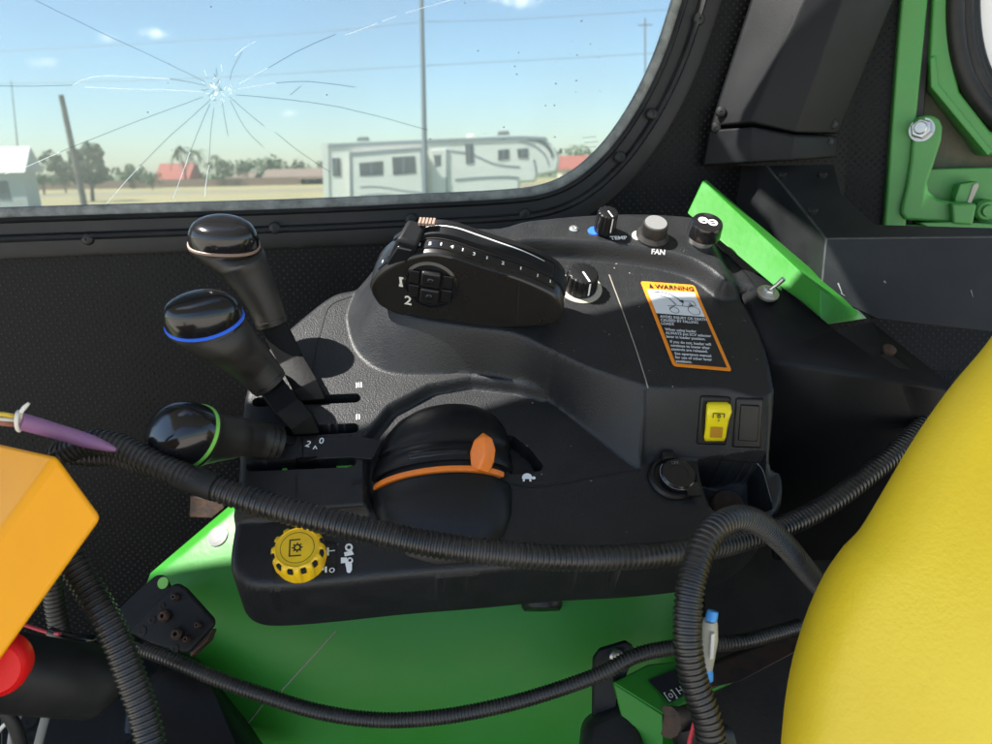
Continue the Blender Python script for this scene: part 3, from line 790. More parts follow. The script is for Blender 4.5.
# ------------------------------------------------------------------ gear levers
def lever(name, label, axis_pts, head_c, head_n, rx, ry, cap_h, ringmat, neck, shaft, shaft_w, lat, wave=.0):
    """axis_pts: grip centre line from shaft end to head with radii; head ring lies across head_n"""
    root = empty(name, shaft[-1], label, 'gear lever')
    hn = head_n.normalized(); X = (lat - hn * lat.dot(hn)).normalized(); Yv = hn.cross(X)
    n = 40
    def ring(c, ax, x, y, a, b, wv=0.):
        return [c + x * math.cos(2 * math.pi * k / n) * a + y * math.sin(2 * math.pi * k / n) * b + ax * (wv * math.cos(4 * math.pi * k / n)) for k in range(n)]
    rr = []
    P = [p for p, r in axis_pts]
    sp = catmull(P + [head_c - hn * .004], 8)
    rad = [r for p, r in axis_pts] + [None]
    for i, p in enumerate(sp):
        t = (sp[min(i + 1, len(sp) - 1)] - sp[max(i - 1, 0)]).normalized()
        f = i / (len(sp) - 1); u = f * (len(axis_pts)); k = min(int(u), len(axis_pts) - 1); fr = u - k
        r0 = axis_pts[k][1]; r1 = axis_pts[k + 1][1] if k + 1 < len(axis_pts) else None
        if r1 is None: ra, rb = r0 + (rx - r0) * fr ** 1.3, r0 + (ry - r0) * fr ** 1.3
        else: ra = rb = r0 + (r1 - r0) * fr
        ax = t.lerp(hn, max(0, (f - .55) / .45)).normalized()
        x = (X - ax * X.dot(ax)).normalized(); y = ax.cross(x)
        rr.append(ring(p, ax, x, y, ra, rb, wave * max(0, (f - .8) / .2)))
    rr.append(ring(head_c - hn * .001, hn, X, Yv, rx * .99, ry * .99, wave))
    b = MB(); b.rings(rr, True, True); b.build('grip', M['grip'], root, smooth=60)
    b = MB(); b.rings([ring(head_c + hn * z, hn, X, Yv, rx * k, ry * k, wave) for z, k in ((-.0016, .97), (-.0012, 1.02), (.0009, 1.02), (.0016, .97))], True, True)
    b.build('colour_ring', ringmat, root, smooth=40)
    b = MB(); rows = []
    for z, k in [(0.001, .985), (cap_h * .25, .985), (cap_h * .5, .95), (cap_h * .72, .86), (cap_h * .86, .74), (cap_h * .95, .56), (cap_h * .99, .32), (cap_h, .02)]:
        rows.append(ring(head_c + hn * z, hn, X, Yv, rx * k, ry * k, wave * (1 - z / cap_h)))
    b.rings(rows, True, True); b.build('cap', M['gloss'], root, smooth=80)
    # grip end rings
    a = sp[0]; t = (sp[1] - sp[0]).normalized()
    x = (X - t * X.dot(t)).normalized(); y = t.cross(x); r0 = axis_pts[0][1]
    for z in (.004, .009):
        b = MB(); b.rings([ring(a + t * (z + dz), t, x, y, r0 * k, r0 * k) for dz, k in ((-.0012, 1.0), (-.0008, 1.05), (.0008, 1.05), (.0012, 1.0))]); b.build('grip_collar', M['satin'], root, smooth=40)
    # flat bar shaft
    b = MB(); rows = []
    S = [Vector(s) for s in shaft]; S = S[:-1] + [S[-1]]
    for i, p in enumerate(S):
        t = (S[min(i + 1, len(S) - 1)] - S[max(i - 1, 0)]).normalized()
        w = EX - t * EX.dot(t); w = w.normalized(); q = t.cross(w)
        rows.append([p + w * shaft_w + q * .004, p + w * shaft_w - q * .004, p - w * shaft_w - q * .004, p - w * shaft_w + q * .004])
    b.rings(rows, True, True); b.build('shaft', M['shaft'], root, bevel=.001)
    return root

view = lambda px, py: ray(px, py).normalized()
def slotp(px, py, h): return cp(px, py, HL + h)
# rear lever
lever('gear_lever', 'rear gear lever with tan ring, tallest and closest to the window',
      [(at(272, 324, .650), .0136), (at(263, 300, .648), .0152), (at(251, 278, .646), .0180), (at(240, 261, .645), .0222)],
      at(224, 243, .643), EN * .85 + EX * .10 + Vector((0, 0, .2)), .0292, .0215, .0215, M['tan'], 0,
      [at(272, 322, .650), at(291, 360, .645), slotp(306, 387, .012), slotp(312, 396, .006), slotp(313, 401, -.02)], .0112, EX, wave=-.0022)
lever('gear_lever', 'middle gear lever with bright blue ring below its cap',
      [(at(270, 384, .615), .0158), (at(254, 366, .61), .0180), (at(238, 351, .60), .0205), (at(225, 340, .592), .0235)],
      at(205, 322, .585), Vector((-.06, -.42, .9)), .0310, .0225, .024, M['blue'], 0,
      [at(268, 382, .615), slotp(288, 408, .022), slotp(302, 421, .013), slotp(306, 429, .006), slotp(306, 434, -.02)], .0108, EX + EN * .05, wave=.001)
lever('gear_lever', 'front gear lever with lime green ring, lowest and pointing left',
      [(at(279, 443, .585), .0138), (at(257, 439, .575), .0146), (at(240, 437, .562), .0158), (at(225, 437, .55), .0185)],
      at(191, 436, .532), Vector((-.50, -.68, .56)), .0305, .0250, .027, M['lime'], 0,
      [at(276, 441, .585), at(296, 445, .598), at(306, 455, .61), slotp(307, 462, .002), slotp(307, 466, -.02)], .0085, EX - HY * .35, wave=.001)
# gate plate between the front slots and detail bits in the slots
b = MB(); b.prism([cp(px, py, HL + .0022) for px, py in ((302, 436), (356, 436), (383, 440), (372, 459), (352, 457), (303, 459))], -EN * .003)
gp = b.build('gate_plate', M['satin'], console, bevel=.0006)
for s_, px, py, rz in (('2', 307, 447, -.4), ('0', 321, 444, -.15), ('^', 315, 452, 0)):
    p = cp(px, py, HL + .0024); k = (p - CAM).length / F
    text_mesh(s_, 10 * k, p, EX * math.cos(rz) + EM * math.sin(rz), EM * math.cos(rz) - EX * math.sin(rz), M['white'], 'marking', gp, 'CENTER', .0006, .0001)
b = MB()
for px, py in ((332, 402), (331, 432), (333, 465)): b.lathe(cp(px, py, HL - .018), EN, [(.0034, 0), (.0034, .008), (.002, .011), (0, .011)], 14)
b.build('slot_pin', M['cream'], console, smooth=40)
b = MB(); b.prism([cp(px, py, HL - .012) for px, py in ((336, 466), (350, 461), (354, 465), (340, 470))], -EN * .002); b.build('slot_tab', M['lime'], console); b = MB()
b.prism([cp(px, py, HL - .012) for px, py in ((282, 470), (284, 463), (287, 463), (287, 470))], -EN * .002); b.build('slot_tab', M['lime'], console)

# ------------------------------------------------------------------ side wall, window
WP = at(496, 300, .95); WYAW = R(8)
WX = Vector((math.cos(WYAW), math.sin(WYAW), 0)); WNI = Vector((math.sin(WYAW), -math.cos(WYAW), 0))   # WNI points into the cab
WZ = Vector((0, 0, 1))
def wpx(px, py, l=0.): return onplane(px, py, WP + WNI * l, WNI)
glass_px = [(-250, 221), (-120, 216), (0, 211), (150, 206.5), (300, 202), (430, 196.5), (500, 193), (538, 188.5), (566, 178), (590, 160), (612, 136), (635, 101), (655, 60), (669, 20), (682, -25),
            (700, -100), (705, -180), (690, -240), (640, -280), (560, -290), (300, -285), (0, -270), (-200, -255), (-290, -225), (-330, -150), (-340, 0), (-330, 150), (-300, 205)]
gl = catmull([wpx(*p) for p in glass_px], 6, True)
win = empty('side_window', WP, 'side window with cracked glass in a black frame, looking out on the caravan', 'window')
b = MB(); b.prism([p - WNI * .002 for p in gl], -WNI * .005); GL = b.build('glass_pane', M['glass'], win)
def sweep(prof):
    n = len(gl); cen = sum(gl, Vector()) / n; rows = []
    for i, p in enumerate(gl):
        t = (gl[(i + 1) % n] - gl[i - 1]).normalized(); o_ = t.cross(WNI).normalized()
        if o_.dot(p - cen) < 0: o_ = -o_
        rows.append([p + o_ * u + WNI * v for u, v in prof])
    rows.append(rows[0]); return rows
b = MB(); b.rings(sweep([(-.004, -.004), (-.003, .003), (.003, .005), (.008, .004), (.012, .0)]), False, False, closed=False); b.build('rubber_seal', M['sealgrey'], win, smooth=40)
b = MB(); b.rings(sweep([(.006, -.002), (.008, .008), (.011, .011), (.014, .006), (.026, .006), (.0285, .013), (.032, .015), (.035, .0115), (.050, .0115), (.053, .010), (.054, .0)]), False, False, closed=False)
FR = b.build('frame', M['metalblack'], win, smooth=40)
for px, py in ((88, 239), (275, 228), (411, 219), (525, 214), (620, 157), (652, 114), (699, 19)):
    p = wpx(px, py, .011)
    b = MB(); b.lathe(p, WNI, [(.0072, 0), (.0072, .0012), (.006, .003), (.003, .0042), (.0018, .0042), (.0016, .003), (0, .003)], 20); b.build('screw', M['metalblack'], FR, smooth=30)

# cracks in the glass
def crack(pts, m, r=.0006):
    P = catmull([wpx(px, py, .0) for px, py in pts], 5) if len(pts) > 2 else [wpx(*pts[0]), wpx(*pts[1])]
    P = [p + WX * random.uniform(-.0002, .0002) + WZ * random.uniform(-.0002, .0002) for p in P]
    b = MB(); b.tube(P, r, 5); b.build('crack', M[m], GL)
D, Wh = 'crackd', 'crackw'
for pts, m in (([(205, 82), (185, 72), (150, 55)], D), ([(150, 55), (100, 32), (35, 0)], D), ([(35, 0), (-30, -30)], D), ([(207, 86), (190, 82), (170, 79)], D), ([(170, 79), (140, 77), (105, 76), (85, 79), (73, 85)], Wh), ([(73, 85), (40, 86), (0, 86)], D), ([(0, 86), (-60, 86)], D),
               ([(203, 92), (170, 90), (130, 89), (85, 87)], Wh), ([(203, 97), (170, 109), (130, 124), (60, 152)], D), ([(60, 152), (28, 166), (5, 174)], Wh), ([(211, 99), (197, 112), (170, 136), (140, 166)], D), ([(140, 166), (120, 188), (106, 204)], Wh),
               ([(210, 104), (200, 127), (190, 152)], D), ([(190, 152), (181, 177), (173, 199)], Wh), ([(209, 165), (206, 182), (205, 197)], Wh), ([(209, 165), (211, 130), (214, 108)], D), ([(222, 102), (225, 120), (228, 136)], D), ([(229, 96), (247, 112), (264, 126)], D), ([(230, 100), (245, 128), (263, 147)], D), ([(275, 132), (300, 152), (330, 172)], D),
               ([(236, 95), (262, 97), (300, 101), (340, 107)], D), ([(340, 107), (385, 118), (428, 130)], D), ([(238, 89), (255, 86), (276, 83)], Wh), ([(276, 83), (310, 81.5), (355, 87)], D), ([(239, 84), (252, 76), (268, 68)], Wh), ([(268, 68), (300, 50), (336, 34)], D), ([(345, 35), (362, 29), (378, 23)], Wh), ([(382, 21), (396, 16)], Wh), ([(405, 13), (440, 3), (480, -8)], Wh),
               ([(230, 80), (233, 68), (242, 52)], D), ([(235, 56), (245, 47), (256, 41)], Wh), ([(290, 95), (296, 90), (301, 86)], D), ([(222, 72), (221, 64)], Wh), ([(217, 76), (216, 68)], D), ([(207, 76), (204, 70)], Wh)):
    crack(pts, m, .00032 if m == Wh else .00035)
for k in range(38):
    a = random.uniform(0, 6.28); r = abs(random.gauss(0, 7)) + 1; l = random.uniform(1.5, 5); a2 = a + random.uniform(-1.2, 1.2)
    x0, y0 = 217 + r * math.cos(a), 90 + r * math.sin(a) * .9
    crack([(x0, y0), (x0 + l * math.cos(a2), y0 + l * math.sin(a2))], random.choice((D, Wh, Wh)), random.uniform(.0003, .0006))
b = MB(); c = wpx(231, 90, 0)
for k in range(7):
    p = wpx(231 + random.gauss(0, 2), 90 + random.gauss(0, 2)); b.add([p + WX * random.uniform(-.003, .003) + WZ * random.uniform(-.003, .003) + WNI * .0005 for _ in range(3)], [(0, 1, 2)])
b.build('impact_chip', M['crackw'], GL)
b = MB()
for k in range(90):
    if k < 60: px, py = random.gauss(560, 60), random.gauss(90, 45)
    else: px, py = random.uniform(20, 640), random.uniform(5, 180)
    if px > 640 - (py) * .42: continue
    p = wpx(px, py, .0006); r = random.choice((.0004, .0005, .0008)); e = random.uniform(.5, 1.6); a = random.uniform(0, 3)
    b.add([p + WX * (r * math.cos(t)) * e + WZ * (r * math.sin(t)) for t in [a + math.pi * 2 * i / 7 for i in range(7)]], [tuple(range(7))])
o = b.build('dirt_speck', M['speck'], GL); o['kind'] = 'stuff'
b = MB()
for r_, (x0, y0) in enumerate(((583, 137), (585, 142), (583, 147))):
    for k in range(6): b.add([wpx(x0 + k * 2.3 + dx, y0 - k * .2 + dy, .0006) for dx, dy in ((0, 0), (1.5, -.2), (1.5, 1.3), (0, 1.5))], [(0, 1, 2, 3)])
b.build('etched_mark', M['crackd'], GL)

def uvpanel(name, pts, m, parent=None, thick=.004, x=None, nrm=None):
    """flat dimpled sheet with metric uv"""
    n = len(pts); x = x or WX; nrm = nrm or WNI; yv = nrm.cross(x)
    b = MB(); b.prism(pts, -nrm * thick); me = b.mesh()
    uv = me.uv_layers.new(name='UVMap')
    for lp_ in me.loops:
        c = me.vertices[lp_.vertex_index].co; uv.data[lp_.index].uv = (c.dot(x), c.dot(yv))
    return link(name, me, m, parent)
# trim panel round the window: built as a ring of quads between the window edge and an outer rectangle
n = len(gl); cen = sum(gl, Vector()) / n
me = bpy.data.meshes.new('mesh'); vs, fs = [], []
XL, XR, ZB, ZT = -1.25, .62, -.95, .62
for i, p in enumerate(gl):
    t = (gl[(i + 1) % n] - gl[i - 1]).normalized(); o_ = t.cross(WNI).normalized()
    if o_.dot(p - cen) < 0: o_ = -o_
    d = (p - cen); dx, dz = d.dot(WX), d.z
    cx, cz = (cen - WP).dot(WX), cen.z - CAM.z
    ks = [((XR if dx > 0 else XL) - cx) / dx if abs(dx) > 1e-6 else 1e9, ((ZT if dz > 0 else ZB) - cz) / dz if abs(dz) > 1e-6 else 1e9]
    k = min(ks)
    outp = cen + WX * dx * k + WZ * dz * k
    vs += [p + o_ * .03, outp, outp - WNI * .02]
# insert exact corners by clamping nearest samples
for i in range(n):
    a = vs[i * 3 + 1]; b2 = vs[((i + 1) % n) * 3 + 1]
for i in range(n):
    j = (i + 1) % n
    fs.append((i * 3, j * 3, j * 3 + 1, i * 3 + 1)); fs.append((i * 3 + 1, j * 3 + 1, j * 3 + 2, i * 3 + 2))
me.from_pydata([tuple(v) for v in vs], [], fs)
bm = bmesh.new(); bm.from_mesh(me); bmesh.ops.recalc_face_normals(bm, faces=bm.faces); bm.to_mesh(me); bm.free()
uv = me.uv_layers.new(name='UVMap')
for lp_ in me.loops:
    c = me.vertices[lp_.vertex_index].co; uv.data[lp_.index].uv = (c.dot(WX), c.z)
trim = link('trim_panel', me, M['dots']); tag(trim, 'dimpled black vinyl trim panel surrounding the cracked side window', 'trim panel')

# ------------------------------------------------------------------ rear corner: post, ledge, green beam, rear frame
def depthpoly(name, pts, thick, m, parent=None, bevel=0., direction=None):
    """pts: (px, py, Y); extruded away from the camera"""
    q = [at(*p) for p in pts]
    b = MB(); b.prism(q, Vector(direction or (0, 1, 0)) * thick); return b.build(name, m, parent, bevel=bevel)
post = empty('corner_post', at(770, 165, .95), 'black faceted corner post with screws rising behind the console', 'corner post')
def post_part(name, rows, m):
    rr = [[at(*q) for q in r] + [at(r[-1][0], r[-1][1], r[-1][2] + .06), at(r[0][0], r[0][1], r[0][2] + .03)] for r in rows]
    b = MB(); b.rings(rr, True, True); return b.build(name, m, post, bevel=.003)
pu = post_part('upper_cover', [[(705 + 5, 127, .975), (757 - 6, 122, .925), (790 + 6, 133, .915), (838, 134, .965)],
                       [(752 - 1, 0, .975), (805, -3, .925), (842, 0, .915), (893, 0, .965)], [(840, -250, .975), (893, -252, .925), (935, -250, .915), (985, -250, .965)]], M['slate'])
post_part('lower_collar', [[(703, 166, .972), (752, 163, .922), (792, 161, .910), (836, 157, .962)], [(709, 130, .972), (753, 126, .922), (795, 135.5, .910), (838, 136.5, .962)]], M['slate'])
for px, py, Y in ((721, 112, .962), (716, 128, .965), (825, 108, .952), (832, 124, .957), (828, 141, .955)):
    b = MB(); b.lathe(at(px, py, Y), ray(px, py) * -1, [(.0065, -.004), (.0065, .002), (.005, .004), (.002, .005), (.0015, .004), (0, .004)], 20); b.build('screw', M['metalblack'], post, smooth=30)

ledge = empty('rear_ledge', at(900, 300, .85), 'black steel ledge with chamfered corner and scuffed front below the rear frame', 'ledge')
b = MB()
B_, C_, D_, F_ = at(766, 166, .93), at(826, 240, .765), at(821, 292, .755), at(1010, 238, .74)
nl = (C_ - B_).cross(D_ - B_).normalized(); ntp = (C_ - B_).cross(F_ - B_).normalized(); nfr = (F_ - C_).cross(D_ - C_).normalized()
q = {'a': onplane(716, 167, B_, nl), 'b': B_, 'c': C_, 'd': D_, 'e': onplane(704, 181, B_, nl), 'f': F_, 'g': onplane(1010, 334, C_, nfr), 'h': onplane(876, 319, C_, nfr),
     'i': onplane(834, 166, B_, ntp), 'j': onplane(842, 196, B_, ntp), 'k': onplane(874, 226, B_, ntp), 'l': onplane(1010, 230, B_, ntp)}
b.add([q['a'], q['b'], q['c'], q['d'], q['e']], [(0, 1, 2, 3, 4)])
b.add([q['b'], q['i'], q['j'], q['k'], q['l'], q['f'], q['c']], [(0, 1, 2, 3, 4, 5, 6)])
b.add([q['c'], q['f'], q['g'], q['h'], q['d']], [(0, 1, 2, 3, 4)])
me = b.mesh(); bm = bmesh.new(); bm.from_mesh(me); bmesh.ops.remove_doubles(bm, verts=bm.verts, dist=.0005); bmesh.ops.recalc_face_normals(bm, faces=bm.faces); bm.to_mesh(me); bm.free()
lo = link('ledge_body', me, M['ledge'], ledge); sm = lo.modifiers.new('solid', 'SOLIDIFY'); sm.thickness = .004; sm.offset = 0
bv = lo.modifiers.new('bevel', 'BEVEL'); bv.width = .003; bv.segments = 3; bv.limit_method = 'ANGLE'; bv.angle_limit = R(20)
for px, py, Y in ((886, 309, .748), (985, 321, .735)):
    b = MB(); b.lathe(at(px, py, Y), (0, -1, .1), [(.0075, -.003), (.0075, .003), (.006, .006), (.003, .0068), (0, .0068)], 20); b.build('bolt', M['metalblack'], ledge, smooth=30)
for px, py, Y in ((782, 178, .950), (822, 178, .944), (812, 214, .878)):
    b = MB(); b.lathe(onplane(px, py, B_, ntp), ntp if ntp.z > 0 else -ntp, [(.0055, -.004), (.0055, .005), (.0035, .0065), (0, .0065)], 16); b.build('bolt', M['metalblack'], ledge, smooth=30)
for (x0, y0, x1, y1, w) in ((838, 283, 842, 293, 1.4), (884, 281, 886, 283, 1.8), (971, 290, 973, 297, 1.0), (841, 293, 845, 296, .7)):
    b = MB(); d = Vector((x1 - x0, y1 - y0)).normalized(); nn = Vector((-d.y, d.x)) * w * .6
    pl = (q['c'], q['f'], q['g']); nrm = (pl[1] - pl[0]).cross(pl[2] - pl[0]).normalized(); nrm = nrm if nrm.y < 0 else -nrm
    b.add([onplane(px, py, pl[0] + nrm * .0028, nrm) for px, py in ((x0 + nn.x, y0 + nn.y), (x1 + nn.x * .4, y1 + nn.y * .4), (x1 - nn.x * .4, y1 - nn.y * .4), (x0 - nn.x, y0 - nn.y))], [(0, 1, 2, 3)])
    b.build('scuff', M['greyprint'], ledge)
for pa, pb in ((q['b'], q['c']), (q['c'], q['f']), (q['c'], q['d'])):  # pale tubes paint the edge highlight along the ledge
    b = MB(); b.tube([pa.lerp(pb, k_ / 6) + Vector((0, -.0008, .0012)) for k_ in range(7)], .0013, 8); b.build('edge_highlight', M['edgehighlight'], ledge, smooth=60)

# green beam under the ledge
b = MB()
A = [at(700, 180, 1.005), at(686, 205, .985), at(700, 222, .985), at(740, 190, 1.02)]
Bq = [at(816, 283, .832), at(800, 300, .80), at(822, 325, .802), at(866, 318, .86)]
b.hexa([A[0], A[1], A[2], A[3], Bq[0], Bq[1], Bq[2], Bq[3]])
b = MB()
l1, l2 = cp(687, 213, .066), cp(821, 326, .058)
l0, l3 = at(703, 180, l1.y + .035), at(821, 290, l2.y + .012)
r2, r3 = at(868, 319, l2.y + .08), at(848, 300, l2.y + .085)
k0, k1 = at(706, 179.5, l0.y + .04), at(705, 214, l1.y + .08)
b.add([l0, l1, l2, l3, r2, r3, k0, k1], [(0, 1, 2, 3), (3, 2, 4, 5), (0, 3, 5, 6), (1, 7, 4, 2), (0, 6, 7, 1), (6, 5, 4, 7)])
gb = b.build('corner_beam', M['green'], None, bevel=.0015); tag(gb, 'green steel beam slanting along the rear end of the console', 'beam')

# fender cover to the right of the console
b = MB()
c = {'a': cp(722, 276, HA - .004), 'b': cp(700, 205, HA - .004), 'c': cp(880, 322, HA - .004), 'd': cp(930, 392, HA - .03), 'e': cp(768, 358, HA - .02), 'f': cp(735, 290, HA - .006)}
q1 = [cp(x_, y_, h_) for x_, y_, h_ in ((733, 292, .040), (738, 268, .050), (766, 276, .060), (800, 300, .0655), (835, 330, .0665), (872, 322, .06), (960, 392, .05), (905, 383, .046), (765, 360, .046))]
b.add(q1 + [at(955, 560, .72), at(775, 560, .64)], [(0, 1, 2, 3, 4, 5, 6, 7, 8), (8, 7, 9, 10), (7, 6, 9)])
fc = b.build('rear_cover', M['slate'], None, bevel=.004); tag(fc, 'plain black cover panel between the console and the yellow seat', 'cover panel')
sl = fc.modifiers.new('solid', 'SOLIDIFY'); sl.thickness = .006; sl.offset = -1
p0, n0 = cp(768, 293, .0615), EN
ts = empty('toggle_switch', p0, 'small chrome toggle switch beside the green beam', 'toggle switch')
b = MB(); b.lathe(p0, n0, [(.0085, -.002), (.0085, .001), (.0055, .002), (.0055, .004), (.0042, .0055), (0, .0055)], 6); b.lathe(p0, n0, [(.0105, -.002), (.0105, .0006), (.006, .0008)], 24); b.build('nut', M['steel'], ts, smooth=25)
b = MB(); tip = p0 + n0 * .018 + EX * .009; b.tube([p0 + n0 * .004, p0.lerp(tip, .6), tip], [.0016, .0021, .0026], 14); b.build('bat', M['steel'], ts, smooth=50)
b = MB(); b.lathe(cp(889, 350, .056), EN, [(.006, -.001), (.006, .002), (0, .0035)], 16); o = b.build('cover_screw', M['darksteel'], fc, smooth=40)

# rear wall with dimpled panel and green window frame
RN = Vector((-.25, -.97, 0)).normalized(); RX = Vector((.97, -.25, 0)).normalized()
RP = at(900, 150, 1.0)
def rp(px, py, l=0.): return onplane(px, py, RP + RN * l, RN)
pan = uvpanel('rear_trim_panel', [rp(px, py) for px, py in ((822, -260), (1010, -260), (925, -30), (893, 236), (838, 240), (800, 100))], M['dots'], None, .01, RX, RN)
tag(pan, 'dimpled black panel between the corner post and green frame', 'trim panel')
low = uvpanel('lower_trim_panel', [at(870, 318, .93), at(1010, 320, .90), at(1010, 470, .86), at(940, 400, .88)], M['dots'], None, .01, RX, RN)
tag(low, 'small dimpled black panel under the rear ledge beside the seat', 'trim panel')
rf = empty('rear_window_frame', rp(930, 230), 'green rear frame holding a rubber sealed rear window', 'window frame')
def rprism(name, pts, l0, l1, m, parent, bevel=.002):
    b = MB(); b.prism([rp(px, py, l1) for px, py in pts], -RN * (l1 - l0)); return b.build(name, m, parent, bevel=bevel)
rprism('frame_post', [(906, -60), (934, -60), (906, 229), (884, 229)], -.02, .012, M['greenframe'], rf, .003)
rprism('post_lip', [(926, -60), (940, -60), (914, 228), (906, 229)], -.03, -.004, M['rubber'], rf, .002)
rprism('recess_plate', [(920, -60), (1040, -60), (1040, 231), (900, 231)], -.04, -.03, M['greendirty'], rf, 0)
rprism('lower_plate', [(920, 169), (1040, 166), (1040, 232), (915, 231)], -.03, -.012, M['greenframe'], rf, .002)
rprism('sill', [(896, 225), (1040, 225), (1040, 231), (896, 231)], -.035, .01, M['greenframe'], rf, .001)
# window sash: octagonal green edge and curved rubber
rprism('sash', [(936, -60), (930, 60), (932, 86), (985, 155), (1040, 157), (1040, 140), (991, 132), (960, 92), (955, 70), (955, -60)], -.03, .006, M['greenframe'], rf, .003)
rprism('sash_rib', [(930, 58), (936, 55), (939, 84), (992, 150), (988, 156), (931, 87)], .006, .011, M['greenframe'], rf, .0015)
rub = [(958, -60), (956, -20), (955, 20), (959, 55), (968, 82), (984, 107), (1004, 124), (1040, 138)]
def rtube(name, pts, l, r, m, parent):
    P = catmull([rp(px, py, l) for px, py in pts], 8); b = MB(); b.tube(P, r, 14); return b.build(name, m, parent, smooth=60)
rtube('rubber_seal', rub, .004, .011, M['rubber'], rf)
rtube('rubber_seal', [(x_ + 11, y_ - 4) for x_, y_ in rub], -.002, .009, M['rubber'], rf)
rtube('rubber_seal', [(x_ + 19, y_ - 8) for x_, y_ in rub], -.006, .007, M['satin'], rf)
b = MB(); b.prism([rp(px, py, -.012) for px, py in ((965, -60), (965, 40), (975, 75), (990, 98), (1040, 120), (1040, -60))], -RN * .005); b.build('white_pane', M['wall'], rf)  # opaque white pane filling the rear window
# latch
la = empty('frame_latch', rp(930, 225), 'green curved window latch arm fixed by one zinc nut', 'latch')
arm = [(914, 121), (920, 116), (932, 115), (940, 119), (943, 127), (942, 140), (934, 165), (928, 182), (929, 192), (938, 199), (955, 202), (968, 202), (972, 206), (972, 222), (960, 224), (935, 222), (906, 220), (901, 214), (902, 205), (907, 185), (911, 160)]
rprism('latch_arm', arm, -.008, .020, M['greenframe'], la, .004)
rprism('latch_hook', [(952, 203), (956, 204), (973, 203), (977, 204), (973, 225), (953, 224)], .008, .034, M['greenframe'], la, .003)
rprism('latch_tongue', [(955, 199), (960, 184), (977, 181), (978, 186), (970, 203), (956, 204)], -.01, .012, M['greenframe'], la, .0015)
rprism('latch_base', [(920, 223), (960, 222), (992, 224), (1010, 226), (992, 230), (930, 228)], -.03, .03, M['greenframe'], la, .001)
rprism('tongue_edge', [(973, 185), (978, 182), (979, 186), (971, 204), (967, 203)], .010, .014, M['cream'], la, .001)
p = rp(922, 130, .018); ax = (RN * .85 + Vector((-.45, -.1, .15))).normalized()
b = MB(); b.lathe(p, ax, [(.0145, 0), (.0145, .003), (.009, .003)], 28); b.build('washer', M['steel'], la, smooth=30)
b = MB(); b.lathe(p, ax, [(.0125, .003), (.0125, .011), (.011, .0125), (.0075, .0127)], 6); b.lathe(p, ax, [(.0075, .005), (.0075, .017), (.0065, .0185), (0, .0185)], 20); b.build('nut', M['steel'], la, smooth=25)
b = MB(); b.lathe(rp(983, 210, .0), RN, [(.014, -.02), (.014, .012), (.011, .016), (.0075, .016), (.007, .022), (0, .022)], 20); b.build('pivot_pin', M['greenframe'], la, smooth=30)

# ------------------------------------------------------------------ green fender below the console
fe = []
NX, NYY = 40, 24
rows = []
for j in range(NYY + 1):
    t = j / NYY
    y_ = 480 + (800 - 480) * t
    Y_ = .72 - .095 * math.sin(min(1, t * 1.25) * math.pi / 2) ** .8 - .02 * t
    row = []
    for i in range(NX + 1):
        s = i / NX
        xl = 262 - 118 * min(1, max(0, (y_ - 480) / 100)) + max(0, (y_ - 580)) * .38
        xr = 748
        x_ = xl + (xr - xl) * s
        row.append(at(x_, y_, Y_ + .02 * s + .03 * (1 - s) ** 6 + .12 * s ** 14))
    rows.append(row)
b = MB(); b.rings(rows, False, False, closed=False); fd = b.build('fender', M['green'], None, smooth=70)
tag(fd, 'glossy dark green curved fender under the black console', 'fender'); sl = fd.modifiers.new('solid', 'SOLIDIFY'); sl.thickness = .004; sl.offset = 0
bf = BVHTree.FromPolygons([v.co.copy() for v in fd.data.vertices], [tuple(p.vertices) for p in fd.data.polygons])
def onf(px, py, lift=0.):
    d = ray(px, py).normalized(); l, n_, i_, dd = bf.ray_cast(CAM, d)
    if l is None: return at(px, py, .56), -d
    if n_.dot(d) > 0: n_ = -n_
    return l + n_ * lift, n_
for a_, c_ in (((337, 630), (282, 690)), ((268, 698), (246, 726))):
    b = MB(); P = [onf(a_[0] + (c_[0] - a_[0]) * k / 8, a_[1] + (c_[1] - a_[1]) * k / 8, .0020)[0] for k in range(9)]; b.tube(P, .0007, 6); b.build('crease_line', M['dust'], fd)  # thin pale tubes, in the dust colour, along the fender crease lines
p, n_ = onf(219, 537, .001); b = MB(); b.lathe(p, n_, [(.011, -.002), (.011, .002), (.004, .004), (0, .004)], 20, sx=EX); b.build('rivet', M['discgrey'], fd, smooth=40)
depthpoly('wall_bracket', [(190, 496, .80), (222, 500, .79), (226, 508, .79), (212, 519, .79), (189, 518, .80)], .01, M['darksteel'], None, .002)
tag(bpy.data.objects['wall_bracket'], 'small rusty bracket poking out beside the console edge', 'bracket')
# plug under the lip
p, n_ = onf(541, 604, .001); b = MB(); b.lathe(p + n_ * .006, (n_ * .4 + EN * -.3 + Vector((0, -.3, -.5))).normalized(), [(.020, -.004), (.020, .002), (.018, .005), (0, .006)], 28); b.build('oval_plug', M['satin'], fd, smooth=40)

